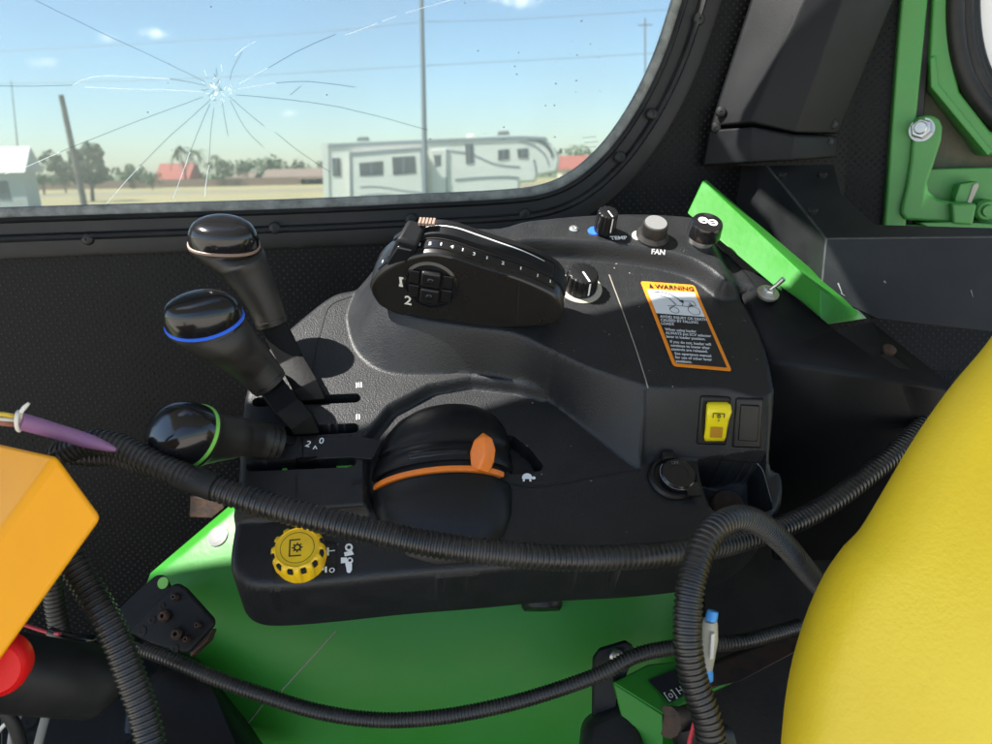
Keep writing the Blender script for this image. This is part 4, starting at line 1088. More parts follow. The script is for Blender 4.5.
# black plate with rusty bolts, left
pl = empty('bolt_plate', at(165, 630, .62), 'black folded steel plate with rusty bolts at the fender edge', 'mounting plate')
PQ = at(165, 630, .60); PNm = Vector((-.15, -.82, .55)).normalized()
def pp(px, py, l=0.): return onplane(px, py, PQ + PNm * l, PNm)
def pprism(name, pts, l0, l1, m, parent, bevel=.002):
    b = MB(); b.prism([pp(px, py, l1) for px, py in pts], -PNm * (l1 - l0)); return b.build(name, m, parent, bevel=bevel)
eye = catmull([Vector((x_, y_, 0)) for x_, y_ in ((168, 582), (170, 590), (163, 600), (128, 640), (100, 668), (95, 640), (120, 608), (150, 580), (158, 575), (164, 576))], 3, True)
pprism('rear_tab', [(v.x, v.y) for v in eye], -.012, -.008, M['slate'], pl, .001)
pprism('top_plate', [(172, 584), (178, 583), (186, 588), (213, 618), (214, 625), (188, 653), (183, 653), (130, 640), (126, 634)], .0, .006, M['slate'], pl, .003)
pprism('edge_flange', [(190, 652), (212, 628), (208, 640), (190, 657)], -.01, .0, M['darksteel'], pl, .001)
for px, py, r_, m_ in ((176, 597, .0035, 'darksteel'), (165, 616, .0055, 'darksteel'), (178, 634, .0055, 'darksteel'), (199, 625, .0032, 'darksteel'), (188, 639, .0032, 'darksteel'), (152, 620, .004, 'hole'), (142, 631, .005, 'hole'), (162, 606, .0035, 'hole'), (175, 649, .004, 'hole')):
    b = MB(); h_ = .005 if m_ != 'hole' else .0008
    b.lathe(pp(px, py, .006), PNm, [(r_, -.001), (r_, h_ * .6), (r_ * .7, h_), (r_ * .35, h_), (r_ * .3, h_ * .4), (0, h_ * .4)], 14); b.build('bolt' if m_ != 'hole' else 'bolt_hole', M[m_], pl, smooth=35)
b = MB(); b.lathe(pp(163, 583, -.0078), PNm, [(.0055, 0), (.0055, .0004), (0, .0004)], 20); b.build('eye_hole', M['lime'], pl)

# lower left: black box section, floor plates
def hexpx(name, f4, depth, m, parent=None, bevel=.003):
    q = [at(*p) for p in f4]; d = Vector(depth); b = MB(); b.prism(q, d); return b.build(name, m, parent, bevel=bevel)
pd_ = hexpx('pedal_plate', [(0, 700, .56), (60, 672, .60), (135, 650, .64), (175, 660, .63), (120, 760, .52), (0, 790, .50)], (0, .03, -.03), M['ledge'], None, .002)
tag(pd_, 'black perforated foot plate at the lower left corner', 'foot plate')
for px, py in ((30, 722), (52, 728), (32, 738), (88, 716), (58, 707), (70, 735)):
    b = MB(); c_ = onplane(px, py, at(60, 672, .60), (at(135, 650, .64) - at(60, 672, .60)).cross(at(0, 790, .50) - at(60, 672, .60)).normalized()); n_ = (at(135, 650, .64) - at(60, 672, .60)).cross(at(0, 790, .5) - at(60, 672, .6)).normalized(); n_ = n_ if n_.dot(CAM - c_) > 0 else -n_
    b.lathe(c_, n_, [(.006, -.002), (.006, .002), (.004, .0022), (0, .0015)], 14); b.build('plate_hole', M['hole'], pd_)
bx_ = hexpx('column_shroud', [(120, 700, .57), (178, 640, .62), (215, 690, .60), (262, 760, .54), (110, 800, .50)], (0, .05, -.06), M['satin'], None, .012)
tag(bx_, 'black plastic shroud with rounded corner below the bolt plate', 'shroud')
cy = empty('padded_bar', at(50, 680, .46), 'thick black padded bar below the amber box', 'bar')
P = catmull([at(-60, 660, .42), at(10, 672, .445), at(60, 678, .465), at(95, 682, .48), at(112, 686, .488)], 8)
b = MB(); n_ = len(P); b.tube(P, [.0265 if i < n_ - 10 else .0265 * math.sqrt(max(.02, 1 - ((i - n_ + 10) / 9.3) ** 2)) for i in range(n_)], 28); b.build('sleeve', M['rubber'], cy, smooth=70)
b = MB(); c_ = at(-6, 668, .40); b.lathe(c_, Vector((.25, -.9, .2)), [(.019, -.012), (.0195, -.002), (.018, .002), (.0165, .0035), (.0155, .0025), (.008, .0025), (0, .002)], 40)
rb = b.build('red_button', M['red'], None, smooth=40); tag(rb, 'round red button just showing at the left edge', 'button')

# amber box at the left edge
ab_ = MB()
K_ = at(57, 454, .43); u_ = (at(-37, 581, .395) - K_) * 1.7; v_ = at(104, 518, .425) - K_; w_ = (at(-2, 441, .475) - K_) * 1.6
ab_.add([K_, K_ + v_, K_ + v_ + u_, K_ + u_, K_ + w_, K_ + v_ + w_, K_ + v_ + u_ + w_, K_ + u_ + w_], [(0, 1, 2, 3), (7, 6, 5, 4), (0, 4, 5, 1), (1, 5, 6, 2), (2, 6, 7, 3), (3, 7, 4, 0)])
amb = ab_.build('amber_box', M['amber'], None, bevel=.004); tag(amb, 'amber yellow plastic box cut off by the left edge', 'box')

# ------------------------------------------------------------------ seat
SP = at(900, 600, .43); SN = (CAM - SP).normalized(); SN = (SN + Vector((-.35, -.05, .25))).normalized()
SX = (Vector((1, 0, 0)) - SN * SN.x).normalized(); SY = SN.cross(SX)
seat_px = [(1060, 235), (1003, 322), (962, 374), (925, 428), (893, 482), (868, 522), (848, 543), (828, 571), (808, 613), (791, 668), (782, 726), (780, 790), (800, 860), (1000, 900), (1150, 800), (1200, 500), (1150, 260)]
def s2(px, py):
    p = onplane(px, py, SP, SN) - SP; return Vector((p.dot(SX), p.dot(SY), 0))
so_ = catmull([s2(p[0] - 22, p[1] - 6) for p in seat_px], 10, True)
s = .004
lo = np.array([min(p.x for p in so_), min(p.y for p in so_)]); hi = np.array([max(p.x for p in so_), max(p.y for p in so_)])
n_rings = 26
cen2 = s2(1010, 600)
RADS = .055
N = len(so_)
ringsF = []
# offset rings: inward offset d, height from a quarter circle, then gentle crown
nr = []
for i in range(N):
    t = (so_[(i + 1) % N] - so_[i - 1]).normalized(); nv = Vector((-t.y, t.x, 0))
    if nv.dot(cen2 - so_[i]) < 0: nv = -nv
    nr.append(nv)
def seat_pt(i, d, h): 
    q = so_[i] + (cen2 - so_[i]).normalized() * d * .5 + nr[i] * d * .5
    return SP + SX * q.x + SY * q.y + SN * h
for k in range(-8, 13):
    a = math.pi / 2 * k / 12
    ringsF.append([seat_pt(i, RADS * (1 - math.cos(a)), RADS * math.sin(a) - RADS) for i in range(N)])
last = ringsF[-1]
for k in range(1, 11):
    f = k / 11
    ringsF.append([last[i].lerp(SP + SX * cen2.x + SY * cen2.y, f) for i in range(N)])
def seat_up(p):
    u = (p - SP).dot(SX) - cen2.x; v = (p - SP).dot(SY) - cen2.y
    return p + SN * (.012 * math.exp(-(u * u / .11 ** 2 + v * v / .13 ** 2)) + .003 * math.sin(u * 14 + v * 9 + 1))
ringsF = [[seat_up(p) for p in r_] for r_ in ringsF]
b = MB(); b.rings(ringsF, True, True); st = b.build('seat_backrest', M['seat'], None, smooth=80)
tag(st, 'bright yellow vinyl seat backrest filling the lower right corner', 'seat')
b = MB(); p = seat_pt(0, 0, 0)

# ------------------------------------------------------------------ corrugated hoses and wires
def hose(name, label, pts, r, pitch, m='hose', slit=None, group='black corrugated hoses', ridge=.12):
    P = resample(catmull([at(*p) for p in pts], 16), pitch / 6)
    prof = [1.0, 1.0, 1.0, 1 - ridge, 1 - ridge, 1 - ridge * .9]
    n = 20; rr = []; up = None
    for i, p in enumerate(P):
        t = (P[min(i + 1, len(P) - 1)] - P[max(i - 1, 0)]).normalized()
        if up is None: up = (Vector((0, 0, 1)) - t * t.z).normalized()
        up = (up - t * up.dot(t)).normalized(); w = t.cross(up); k = r * prof[i % 6]
        rr.append([p + (up * math.cos(2 * math.pi * j / n) + w * math.sin(2 * math.pi * j / n)) * k for j in range(n)])
    b = MB(); b.rings(rr, True, True); o = b.build(name, M[m], None, smooth=38)
    tag(o, label, 'hose', group); return o
hose('corrugated_hose', 'thick corrugated hose draped across the console from left to right',
     [(58, 449, .515), (64, 452, .515), (90, 443, .515), (118, 446, .512), (160, 466, .50), (210, 486, .49), (260, 503, .485), (310, 517, .48), (370, 531, .475), (430, 544, .472), (490, 552, .47), (560, 558, .478), (630, 557, .49), (690, 551, .51), (740, 541, .54), (790, 524, .57), (830, 503, .59), (870, 473, .61), (900, 448, .63), (935, 415, .66), (975, 380, .69)], .0094, .0042)
hose('corrugated_hose', 'thick corrugated hose looping over beside the cup pocket and down to the floor',
     [(712, 765, .40), (711, 742, .405), (706, 715, .41), (694, 680, .418), (688, 645, .425), (688, 610, .435), (692, 580, .445), (702, 548, .46), (718, 527, .475), (740, 518, .495), (762, 525, .52), (785, 545, .55), (806, 570, .58), (830, 598, .61), (850, 625, .62)], .0097, .0040)
hose('corrugated_hose', 'thin corrugated hose running along the fender beneath the console',
     [(120, 636, .565), (142, 648, .56), (175, 661, .55), (215, 678, .545), (260, 694, .54), (320, 712, .535), (380, 720, .532), (440, 717, .53), (500, 706, .53), (550, 692, .532), (600, 674, .535), (635, 656, .54), (670, 648, .545), (710, 645, .55), (750, 640, .56), (800, 626, .58)], .0066, .0030)
hose('corrugated_hose', 'thick corrugated hose hanging down the left beside the amber box',
     [(58, 540, .47), (70, 560, .468), (86, 585, .463), (104, 615, .455), (119, 645, .448), (132, 680, .44), (144, 715, .432), (154, 760, .42)], .0100, .0042)
hose('corrugated_hose', 'dark corrugated hose half hidden behind the amber box', [(40, 520, .60), (50, 570, .595), (55, 610, .59), (62, 640, .585), (75, 690, .57)], .0085, .0040)
mh = bpy.data.objects['corrugated_hose']
b = MB(); P = resample(catmull([at(178, 474, .497), at(192, 479.5, .4935), at(204, 484, .491), at(216, 488, .489)], 6), .002); b.tube(P, .0098, 24)
b.build('tape_wrap', M['rubber'], mh, smooth=60)
# folded start of the thick hose
hose('corrugated_hose', 'short folded hose end under the purple sleeve', [(56, 450, .53), (80, 456, .525), (120, 458, .52), (160, 470, .512)], .0075, .0040)

tp_ = empty('taped_sleeve', at(60, 430, .47), 'purple taped sleeve with white tie entering the hose', 'cable sleeve')
P = catmull([at(20, 421, .46), at(45, 428, .47), at(75, 437, .482), (at(98, 444, .487)), at(116, 450, .49)], 8)
b = MB(); n_ = len(P); b.tube(P, [.0056 * (1 - .15 * i / n_) if i < n_ * .6 else .0056 * (.9 - .75 * ((i - n_ * .6) / (n_ * .4)) ** 1.4) for i in range(n_)], 18); b.build('sleeve', M['purple'], tp_, smooth=60)
b = MB(); P = [at(19 + 4.3 * math.sin(t) * .6, 421 + 9.5 * math.cos(t), .457 + .004 * math.sin(t)) for t in [2 * math.pi * k / 20 for k in range(21)]]; b.tube(P, .0013, 6)
b.tube([at(21, 412, .452), at(25, 407, .452), at(29, 403, .453)], [.0014, .0016, .0010], 6); b.build('tie', M['wirew'], tp_, smooth=60)
def wire(name, label, pts, r, m, group=None):
    b = MB(); b.tube(catmull([at(*p) for p in pts], 10), r, 8); o = b.build(name, M[m], None, smooth=60); tag(o, label, 'wire', group); return o
wire('wire', 'thin yellow wire running into the purple sleeve', [(-30, 414, .44), (0, 414, .45), (22, 418, .462)], .0015, 'wirey')
wire('wire', 'thin white wire running into the purple sleeve', [(-30, 418, .44), (0, 419, .45), (22, 421, .461)], .0013, 'wirew')
wire('wire', 'thick brown wire running into the purple sleeve', [(-30, 420, .445), (0, 423, .452), (22, 425, .463)], .0018, 'wireb')
wire('wire', 'thin red wire crossing behind the left hanging hose', [(5, 618, .53), (28, 626, .53), (50, 633, .525), (60, 634, .52)], .0015, 'wirer')
wire('cable', 'black cable joining the red wire to the thin hose', [(50, 632, .527), (65, 637, .524), (90, 640, .53), (120, 638, .555), (150, 650, .56)], .0042, 'gloss')
wire('wire', 'red wire beside the looping hose at the floor', [(697, 708, .42), (694, 725, .42), (690, 740, .42), (686, 760, .42)], .0016, 'wirer')
wire('cable', 'pale grey cable curling below the padded bar', [(10, 760, .46), (16, 720, .46), (30, 706, .465), (45, 712, .47), (42, 730, .47), (34, 760, .47)], .0032, 'wireg')
wire('cable', 'white cable crossing the foot plate below the padded bar', [(-5, 735, .48), (15, 715, .48), (40, 700, .49), (60, 705, .495)], .0016, 'wirew')
wire('cable', 'black cable bending down at the lower left corner', [(-10, 700, .44), (8, 715, .44), (18, 735, .44), (24, 765, .44)], .0045, 'rubber')

# white and blue connector behind looping hose
cn = empty('wire_connector', at(704, 640, .475), 'small white and blue wire connector behind the looping hose', 'connector')
def tubepart(name, pts, rad, m, parent): 
    b = MB(); b.tube([at(*p) for p in pts], rad, 12); return b.build(name, M[m], parent, smooth=40)
tubepart('housing', [(710, 620, 0.448), (710, 624, 0.448), (710, 640, 0.448), (708.5, 655, 0.448), (707, 668, 0.448)], [.0046, .0052, .0054, .0046, .0040], 'cream', cn)
tubepart('blue_cap', [(713, 611, 0.44999999999999996), (712, 616, 0.44899999999999995), (711, 621, 0.448)], [.0036, .0040, .0038], 'ltblue', cn)
tubepart('blue_cap', [(707, 666, 0.448), (708, 673, 0.447), (709, 680, 0.447)], [.0034, .0036, .0030], 'ltblue', cn)
b = MB(); b.box(at(712, 646, .441), EX * .0014, Vector((0, 0, 1)) * .010, Vector((0, 1, 0)) * .001); b.build('clip', M['wirew'], cn, bevel=.0005)

# ------------------------------------------------------------------ lower centre bracket
br = empty('green_bracket', at(650, 700, .56), 'green steel bracket with stamped black label near the floor', 'bracket')
top = [at(613, 682, .545), at(648, 664, .57), at(770, 652, .62), at(762, 668, .60), at(663, 714, .525)]
b = MB(); b.prism(top, Vector((0, .004, -.006))); b.build('bracket_top', M['green'], br, bevel=.0015)
b = MB(); b.prism([at(613, 683, .545), at(663, 715, .524), at(664, 790, .50), at(640, 790, .515)], Vector((0, .01, -.002))); b.build('bracket_front', M['green'], br, bevel=.0015)
tn = (top[4] - top[0]).cross(top[1] - top[0]).normalized(); tn = tn if tn.z > 0 else -tn
def tpx(px, py, l=.0): return onplane(px, py, top[0] + tn * l, tn)
b = MB(); b.add([tpx(px, py, .0012) for px, py in ((648, 680), (690, 664), (705, 684), (670, 703))], [(0, 1, 2, 3)]); lb = b.build('plate_label', M['labelblack'], br)
tx = (tpx(688, 690, .002) - tpx(668, 698, .002)).normalized()
text_mesh('[o] HI', .0095, tpx(667, 700, .002), tx, tn.cross(tx), M['wirew'], 'label_text', br, 'LEFT', .0004)
tubepart('pivot_pipe', [(668, 722, .52), (680, 722, .53), (700, 716, .55)], .0125, 'darksteel', br)
tubepart('pivot_collar', [(686, 722, .525), (692, 742, .52), (720, 742, .54)], .0165, 'rubber', br)
bp = empty('slotted_plate', at(610, 680, .57), 'black steel plate with one zinc bolt on the fender', 'mounting plate')
b = MB(); b.prism([at(593, 660, .565), at(600, 651, .565), at(626, 643, .565), at(634, 648, .565), at(632, 662, .562), at(618, 700, .55), at(614, 745, .54), at(592, 745, .545)], Vector((0, .006, 0))); b.build('plate', M['slate'], bp, bevel=.002)
b = MB(); b.lathe(at(617, 657, .559), (0, -1, .3), [(.0068, -.003), (.0068, .003), (.005, .005), (0, .0055)], 18); b.build('bolt', M['steel'], bp, smooth=35)
b = MB(); b.prism([at(585, 722, .54), at(632, 700, .545), at(650, 760, .50), at(580, 770, .50)], Vector((0, .03, -.02))); o = b.build('pedal_block', M['rubber'], None, bevel=.008); tag(o, 'dark rubber block on the floor beside the green bracket', 'rubber block')
b = MB(); b.prism([at(690, 672, .575), at(790, 636, .62), at(820, 640, .62), at(740, 682, .565), at(705, 690, .56)], Vector((0, .01, -.004))); o = b.build('steel_strap', M['darksteel'], None, bevel=.002); tag(o, 'grimy steel strap lying behind the looping hose', 'strap')

# ------------------------------------------------------------------ cab floor, lower inner wall, roof
def slab(name, pts, dz, m, kind=None, label=None, cat=None):
    b = MB(); b.prism([Vector(p) for p in pts], Vector((0, 0, dz))); o = b.build(name, m); 
    return tag(o, label, cat, None, kind)
zf = CAM.z - .80
slab('cab_floor', [(-1.1, -.35, zf), (1.3, -.35, zf), (1.3, 1.2, zf), (-1.1, 1.0, zf)], -.03, M['floor'], 'structure')
b = MB(); b.prism([at(705, 560, .70), at(960, 430, .80), at(1100, 430, .86), at(1100, 900, .62), at(705, 900, .50)], Vector((0, .01, 0))); o = b.build('inner_fender_wall', M['floor'], None, bevel=0); tag(o, 'shadowed dark inner wall behind the hoses and seat', 'panel')
zr = CAM.z + .60
from mathutils.geometry import tessellate_polygon
ROOF = [(-1.7, -.30), (1.5, -.30), (1.5, 1.3), (-1.7, 1.3)]
SUNGAP = [(-1.0, .435), (-.75, .432), (-.635, .40), (-.30, .52), (-.2, .53), (-.13, .53), (-.07, .56), (-.06, .69), (-.05, .80), (.19, .81), (.19, .95), (.05, .90), (-.085, .83), (-.10, .72), (-.12, .66), (-.15, .68), (-.19, .735), (-.45, .72), (-.7, .62), (-1.0, .55)]  # made-up opening, shaped to place the sun patches on console, beam and post
allp = [Vector((*p, 0)) for p in ROOF + SUNGAP]
tris = tessellate_polygon([[Vector((*p, 0)) for p in ROOF], [Vector((*p, 0)) for p in SUNGAP]])
b = MB(); nq = len(allp)
b.add([Vector((p.x, p.y, zr)) for p in allp] + [Vector((p.x, p.y, zr + .05)) for p in allp], [tuple(t) for t in tris] + [tuple(nq + k for k in reversed(t)) for t in tris]
      + [(k, (k + 1) % 4, nq + (k + 1) % 4, nq + k) for k in range(4)] + [(4 + k, 4 + (k + 1) % len(SUNGAP), nq + 4 + (k + 1) % len(SUNGAP), nq + 4 + k) for k in range(len(SUNGAP))])
o = b.build('cab_roof', M['roofliner']); tag(o, 'pale grey unseen cab roof lining with an opening added to shape the sunlight', 'roof')

# ------------------------------------------------------------------ outside
g = MB(); S = 4000
g.add([(-S, -S, 0), (S, -S, 0), (S, S, 0), (-S, S, 0)], [(0, 1, 2, 3)]); o = g.build('ground', M['grass']); tag(o, kind='structure')
def sheet(name, x0, y0, x1, y1, z, m):
    b = MB(); b.add([(x0, y0, z), (x1, y0, z), (x1, y1, z), (x0, y1, z)], [(0, 1, 2, 3)]); o = b.build(name, m); tag(o, kind='structure')
sheet('bounce_yard', -60, -60, 60, -.2, .004, M['bounceground'])  # unseen pale ground, added to bounce warm light onto the seat
sheet('dry_field', -400, 62, 400, 175, .004, M['dry'])
sheet('dirt_track', -400, 96, 400, 112, .008, M['dirt'])

def gpt(px, Y, z):      # point at pixel column, depth and height above ground
    d = ray(px, 170); k = Y / d.y
    return Vector((d.x * k, Y, z))
def zat(py, px, Y): return at(px, py, Y).z

# caravan
rv = empty('caravan', gpt(440, 40, 0), 'long white fifth wheel caravan with dark windows and swoosh graphics', 'caravan')
RY = 40.0
def rvp(name, pts, y0, th, m, parent=None, bevel=.0):
    b = MB(); b.prism([at(px, py, RY + y0) for px, py in pts], Vector((0, th, 0))); return b.build(name, m, parent or rv, bevel=bevel)
body = rvp('body', [(325, 146), (430, 141), (520, 137), (545, 138), (555, 147), (560, 160), (557, 172), (538, 176), (536, 182), (520, 183), (519, 207), (326, 210)], 0, 2.5, M['rv'], None, .12)
rvp('roof_rail', [(324, 144), (430, 139.5), (522, 136), (545, 137), (549, 140), (520, 139.5), (430, 143), (326, 148)], -.05, .06, M['rvtrim'])
rvp('rear_edge', [(322, 143), (328, 143), (329, 211), (324, 211)], -.06, .1, M['rv'])
so2 = rvp('slide_out', [(351, 154), (424, 149), (425, 207), (352, 209)], -.45, .45, M['rv'], None, .05)
rvp('slide_trim', [(349, 152), (425, 147), (428, 147), (428, 150), (352, 156), (353, 209), (350, 209)], -.47, .05, M['rvtrim'], so2)
rvp('slide_trim', [(420, 149), (427, 148), (429, 208), (423, 208)], -.48, .05, M['rvtrim'], so2)
for q_, y0 in (([(359, 163), (383, 161), (383, 175), (360, 176)], -.47), ([(392, 157), (415, 156), (416, 173), (393, 175)], -.47), ([(332, 158), (340, 158), (341, 176), (333, 176)], -.03), ([(434, 155), (441, 155), (441, 166), (435, 167)], -.07), ([(465, 144), (473, 144), (474, 163), (466, 164)], -.03), ([(498, 150), (509, 149), (509, 159), (498, 160)], -.03), ([(517, 149), (528, 148), (528, 158), (518, 158)], -.03)):
    w_ = rvp('window', q_, y0, .03, M['rvdark'])
    (x0, ya), (x1, yb) = q_[0], q_[1]; 
    rvp('window_bar', [((x0 + x1) / 2 - .4, (ya + yb) / 2), ((x0 + x1) / 2 + .4, (ya + yb) / 2), ((x0 + x1) / 2 + .4, (q_[2][1] + q_[3][1]) / 2), ((x0 + x1) / 2 - .4, (q_[2][1] + q_[3][1]) / 2)], y0 - .01, .01, M['rvtrim'], w_)
dr = rvp('door', [(431, 150), (447, 149), (447, 203), (432, 204)], -.06, .06, M['rv'], None, .02)
rvp('door_frame', [(446, 149), (447.5, 149), (447.5, 203), (446, 203)], -.08, .03, M['rvtrim'], dr)
for px in ((356, 368), (497, 510)):
    a_, c_ = px; y_ = 141 if a_ < 400 else 135
    rvp('roof_unit', [(a_, y_), (a_ + 1.5, y_ - 4), (c_ - 1.5, y_ - 4.5), (c_, y_ - .5)], .7, .8, M['rvroof'], None, .05)
rvp('roof_vent', [(466, 138), (468, 134), (474, 134), (476, 138)], .9, .5, M['rv'], None, .05)
for c_, w_ in (([(440, 150), (470, 154), (495, 164), (520, 167)], .9), ([(432, 188), (452, 193), (480, 197), (518, 195)], .8), ([(360, 187), (380, 187), (405, 191), (424, 193)], .7), ([(455, 180), (480, 178), (505, 177), (519, 178)], 1.2), ([(360, 196), (385, 194), (424, 199)], .6)):
    P = catmull([Vector((x_, y_, 0)) for x_, y_ in c_], 6)
    b = MB(); y0 = -.02 if c_[0][0] > 428 else -.462
    for p_, q_ in zip(P, P[1:]): b.prism([at(p_.x, p_.y - w_, RY + y0), at(q_.x, q_.y - w_, RY + y0), at(q_.x, q_.y + w_, RY + y0), at(p_.x, p_.y + w_, RY + y0)], Vector((0, .008, 0)))
    b.build('swoosh_graphic', M['rvtrim'], rv)
for c_, w_, mm in (([(528, 139), (540, 141), (549, 148), (553, 157)], 2.0, 'rvdark'), ([(520, 141), (535, 146), (545, 155), (549, 165)], 1.0, 'rvtrim'), ([(534, 160), (536, 172), (534, 178)], 1.5, 'rvtrim')):
    P = catmull([Vector((x_, y_, 0)) for x_, y_ in c_], 6); b = MB()
    for p_, q_ in zip(P, P[1:]): b.prism([at(p_.x - w_ * .5, p_.y + w_ * .8, RY - .025), at(q_.x - w_ * .5, q_.y + w_ * .8, RY - .025), at(q_.x + w_ * .5, q_.y - w_ * .8, RY - .025), at(p_.x + w_ * .5, p_.y - w_ * .8, RY - .025)], Vector((0, .01, 0)))
    b.build('nose_graphic', M[mm], rv)
for px in (462, 478):
    b = MB(); c_ = at(px, 209, RY - .02); c_.z = .4; b.lathe(c_, (0, 1, 0), [(.2, 0), (.4, .02), (.4, .25), (.2, .27)], 24); b.build('wheel', M['rubber'], rv, smooth=40)
for px in (530, 372):
    b = MB(); c_ = at(px, 190, RY + .3); b.box((c_.x, c_.y, .6), (.06, 0, 0), (0, .06, 0), (0, 0, .6)); b.build('landing_leg', M['rvtrim'], rv)

# poles and wires
b = MB(); x0 = gpt(424, 34, 0); t0 = at(420, -60, 34); b.tube([x0, x0.lerp(t0, .5), t0], [.13, .11, .085], 12); o = b.build('utility_pole', M['pole'], None, smooth=60); tag(o, 'tall straight grey utility pole in front of the caravan', 'utility pole')
b = MB(); x0 = at(84, 192, 30); x0.z = 0; x1 = at(61, 95, 30); b.tube([x0, x0.lerp(x1, .6), x1], [.13, .115, .10], 10); o = b.build('timber_post', M['wood'], None, smooth=60); tag(o, 'short leaning weathered timber post near the big tree', 'post')
fp = empty('far_utility_pole', gpt(645, 150, 0), 'faint far utility pole with crossarm near the window corner', 'utility pole')
b = MB(); x0 = gpt(646, 150, 0); x1 = at(645, 18, 150); b.tube([x0, x1], [.16, .12], 8); b.build('pole_shaft', M['wood'], fp)
b = MB(); c_ = at(645, 25, 150); b.box(c_, (1.3, 0, 0), (0, .07, 0), (0, 0, .09)); b.build('crossarm', M['wood'], fp)
b = MB(); x0 = at(18, 150, 60); x1 = at(11, 80, 60); b.tube([x0, x1], [.05, .03], 6); o = b.build('antenna_mast', M['pole'], None); tag(o, 'thin antenna mast rising over the pale metal shed', 'mast')
for k, (pts, lb_) in enumerate((([(-200, 58), (0, 51), (200, 40), (330, 31), (420, 22)], 'highest overhead wire left of the grey pole'), ([(420, 22), (520, 19), (660, 10), (800, -2)], 'upper overhead wire right of the grey pole'), ([(-200, 88), (0, 84), (200, 78), (420, 66), (640, 54), (800, 42)], 'lower overhead wire passing the grey pole'))):
    b = MB(); b.tube(catmull([at(px, py, 34.2) for px, py in pts], 6), .012, 5); o = b.build('power_line', M['pole']); tag(o, lb_, 'power line', 'overhead power lines')

# buildings
def house(name, label, px0, px1, Y, eave, ridge, depth, mw, mr, gable='side', cat='house'):
    """front wall between two pixel columns; heights from pixel rows"""
    A, B = gpt(px0, Y, 0), gpt(px1, Y, 0); ze, zr_ = zat(eave, (px0 + px1) / 2, Y), zat(ridge, (px0 + px1) / 2, Y)
    root = empty(name, A.lerp(B, .5), label, cat)
    b = MB(); b.prism([A, B, Vector((B.x, B.y, ze)), Vector((A.x, A.y, ze))], (0, depth, 0)); b.build('wall', mw, root)
    ov = .4; x0, x1 = A.x - ov, B.x + ov; y0, y1 = Y - ov, Y + depth + ov; b = MB()
    if gable == 'side':
        b.prism([Vector((x0, y0, ze - .1)), Vector((x0, y1, ze - .1)), Vector((x0, (y0 + y1) / 2, zr_))], (x1 - x0, 0, 0))
    else:
        b.prism([Vector((x0, y0, ze - .1)), Vector((x1, y0, ze - .1)), Vector(((x0 + x1) / 2, y0, zr_))], (0, y1 - y0, 0))
    b.build('roof', mr, root)
    for f in (.2, .45, .75):
        p = A.lerp(B, f); b = MB(); b.box((p.x, Y - .02, ze * .55), (min(.6, (B.x - A.x) * .07), 0, 0), (0, .03, 0), (0, 0, ze * .22)); b.build('window', M['rvdark'], root)
    return root
house('red_roof_house', 'cream house with red roof left of the palms', 154, 186, 170, 180, 163, 9, M['stucco'], M['houseroof'])
house('brown_house', 'long low brown roofed house left of the caravan', 262, 300, 160, 178, 169, 10, M['brownroof'], M['brownroof'])
house('brown_house', 'brown roofed house partly hidden by the caravan rear end', 300, 330, 150, 178, 168, 10, M['stucco'], M['brownroof'])
house('brown_house', 'small brown roofed house between trees at centre left', 222, 250, 190, 180, 172, 10, M['stucco'], M['brownroof'])
house('red_roof_house', 'red roofed house at the right behind the caravan nose', 562, 600, 120, 168, 155, 9, M['stucco'], M['houseroof'])
sh = house('metal_shed', 'pale metal shed at the left edge of the window', -70, 22, 55, 172, 147, 1.6, M['shed'], M['shed'], 'side', 'shed')
fw = MB()
A = gpt(-120, 150, 0); B = gpt(330, 150, 0); fw.prism([A, B, B + Vector((0, 0, 1.5)), A + Vector((0, 0, 1.5))], (0, .2, 0)); o = fw.build('boundary_wall', M['brownroof']); tag(o, 'low brown boundary wall beyond the dry field', 'wall')

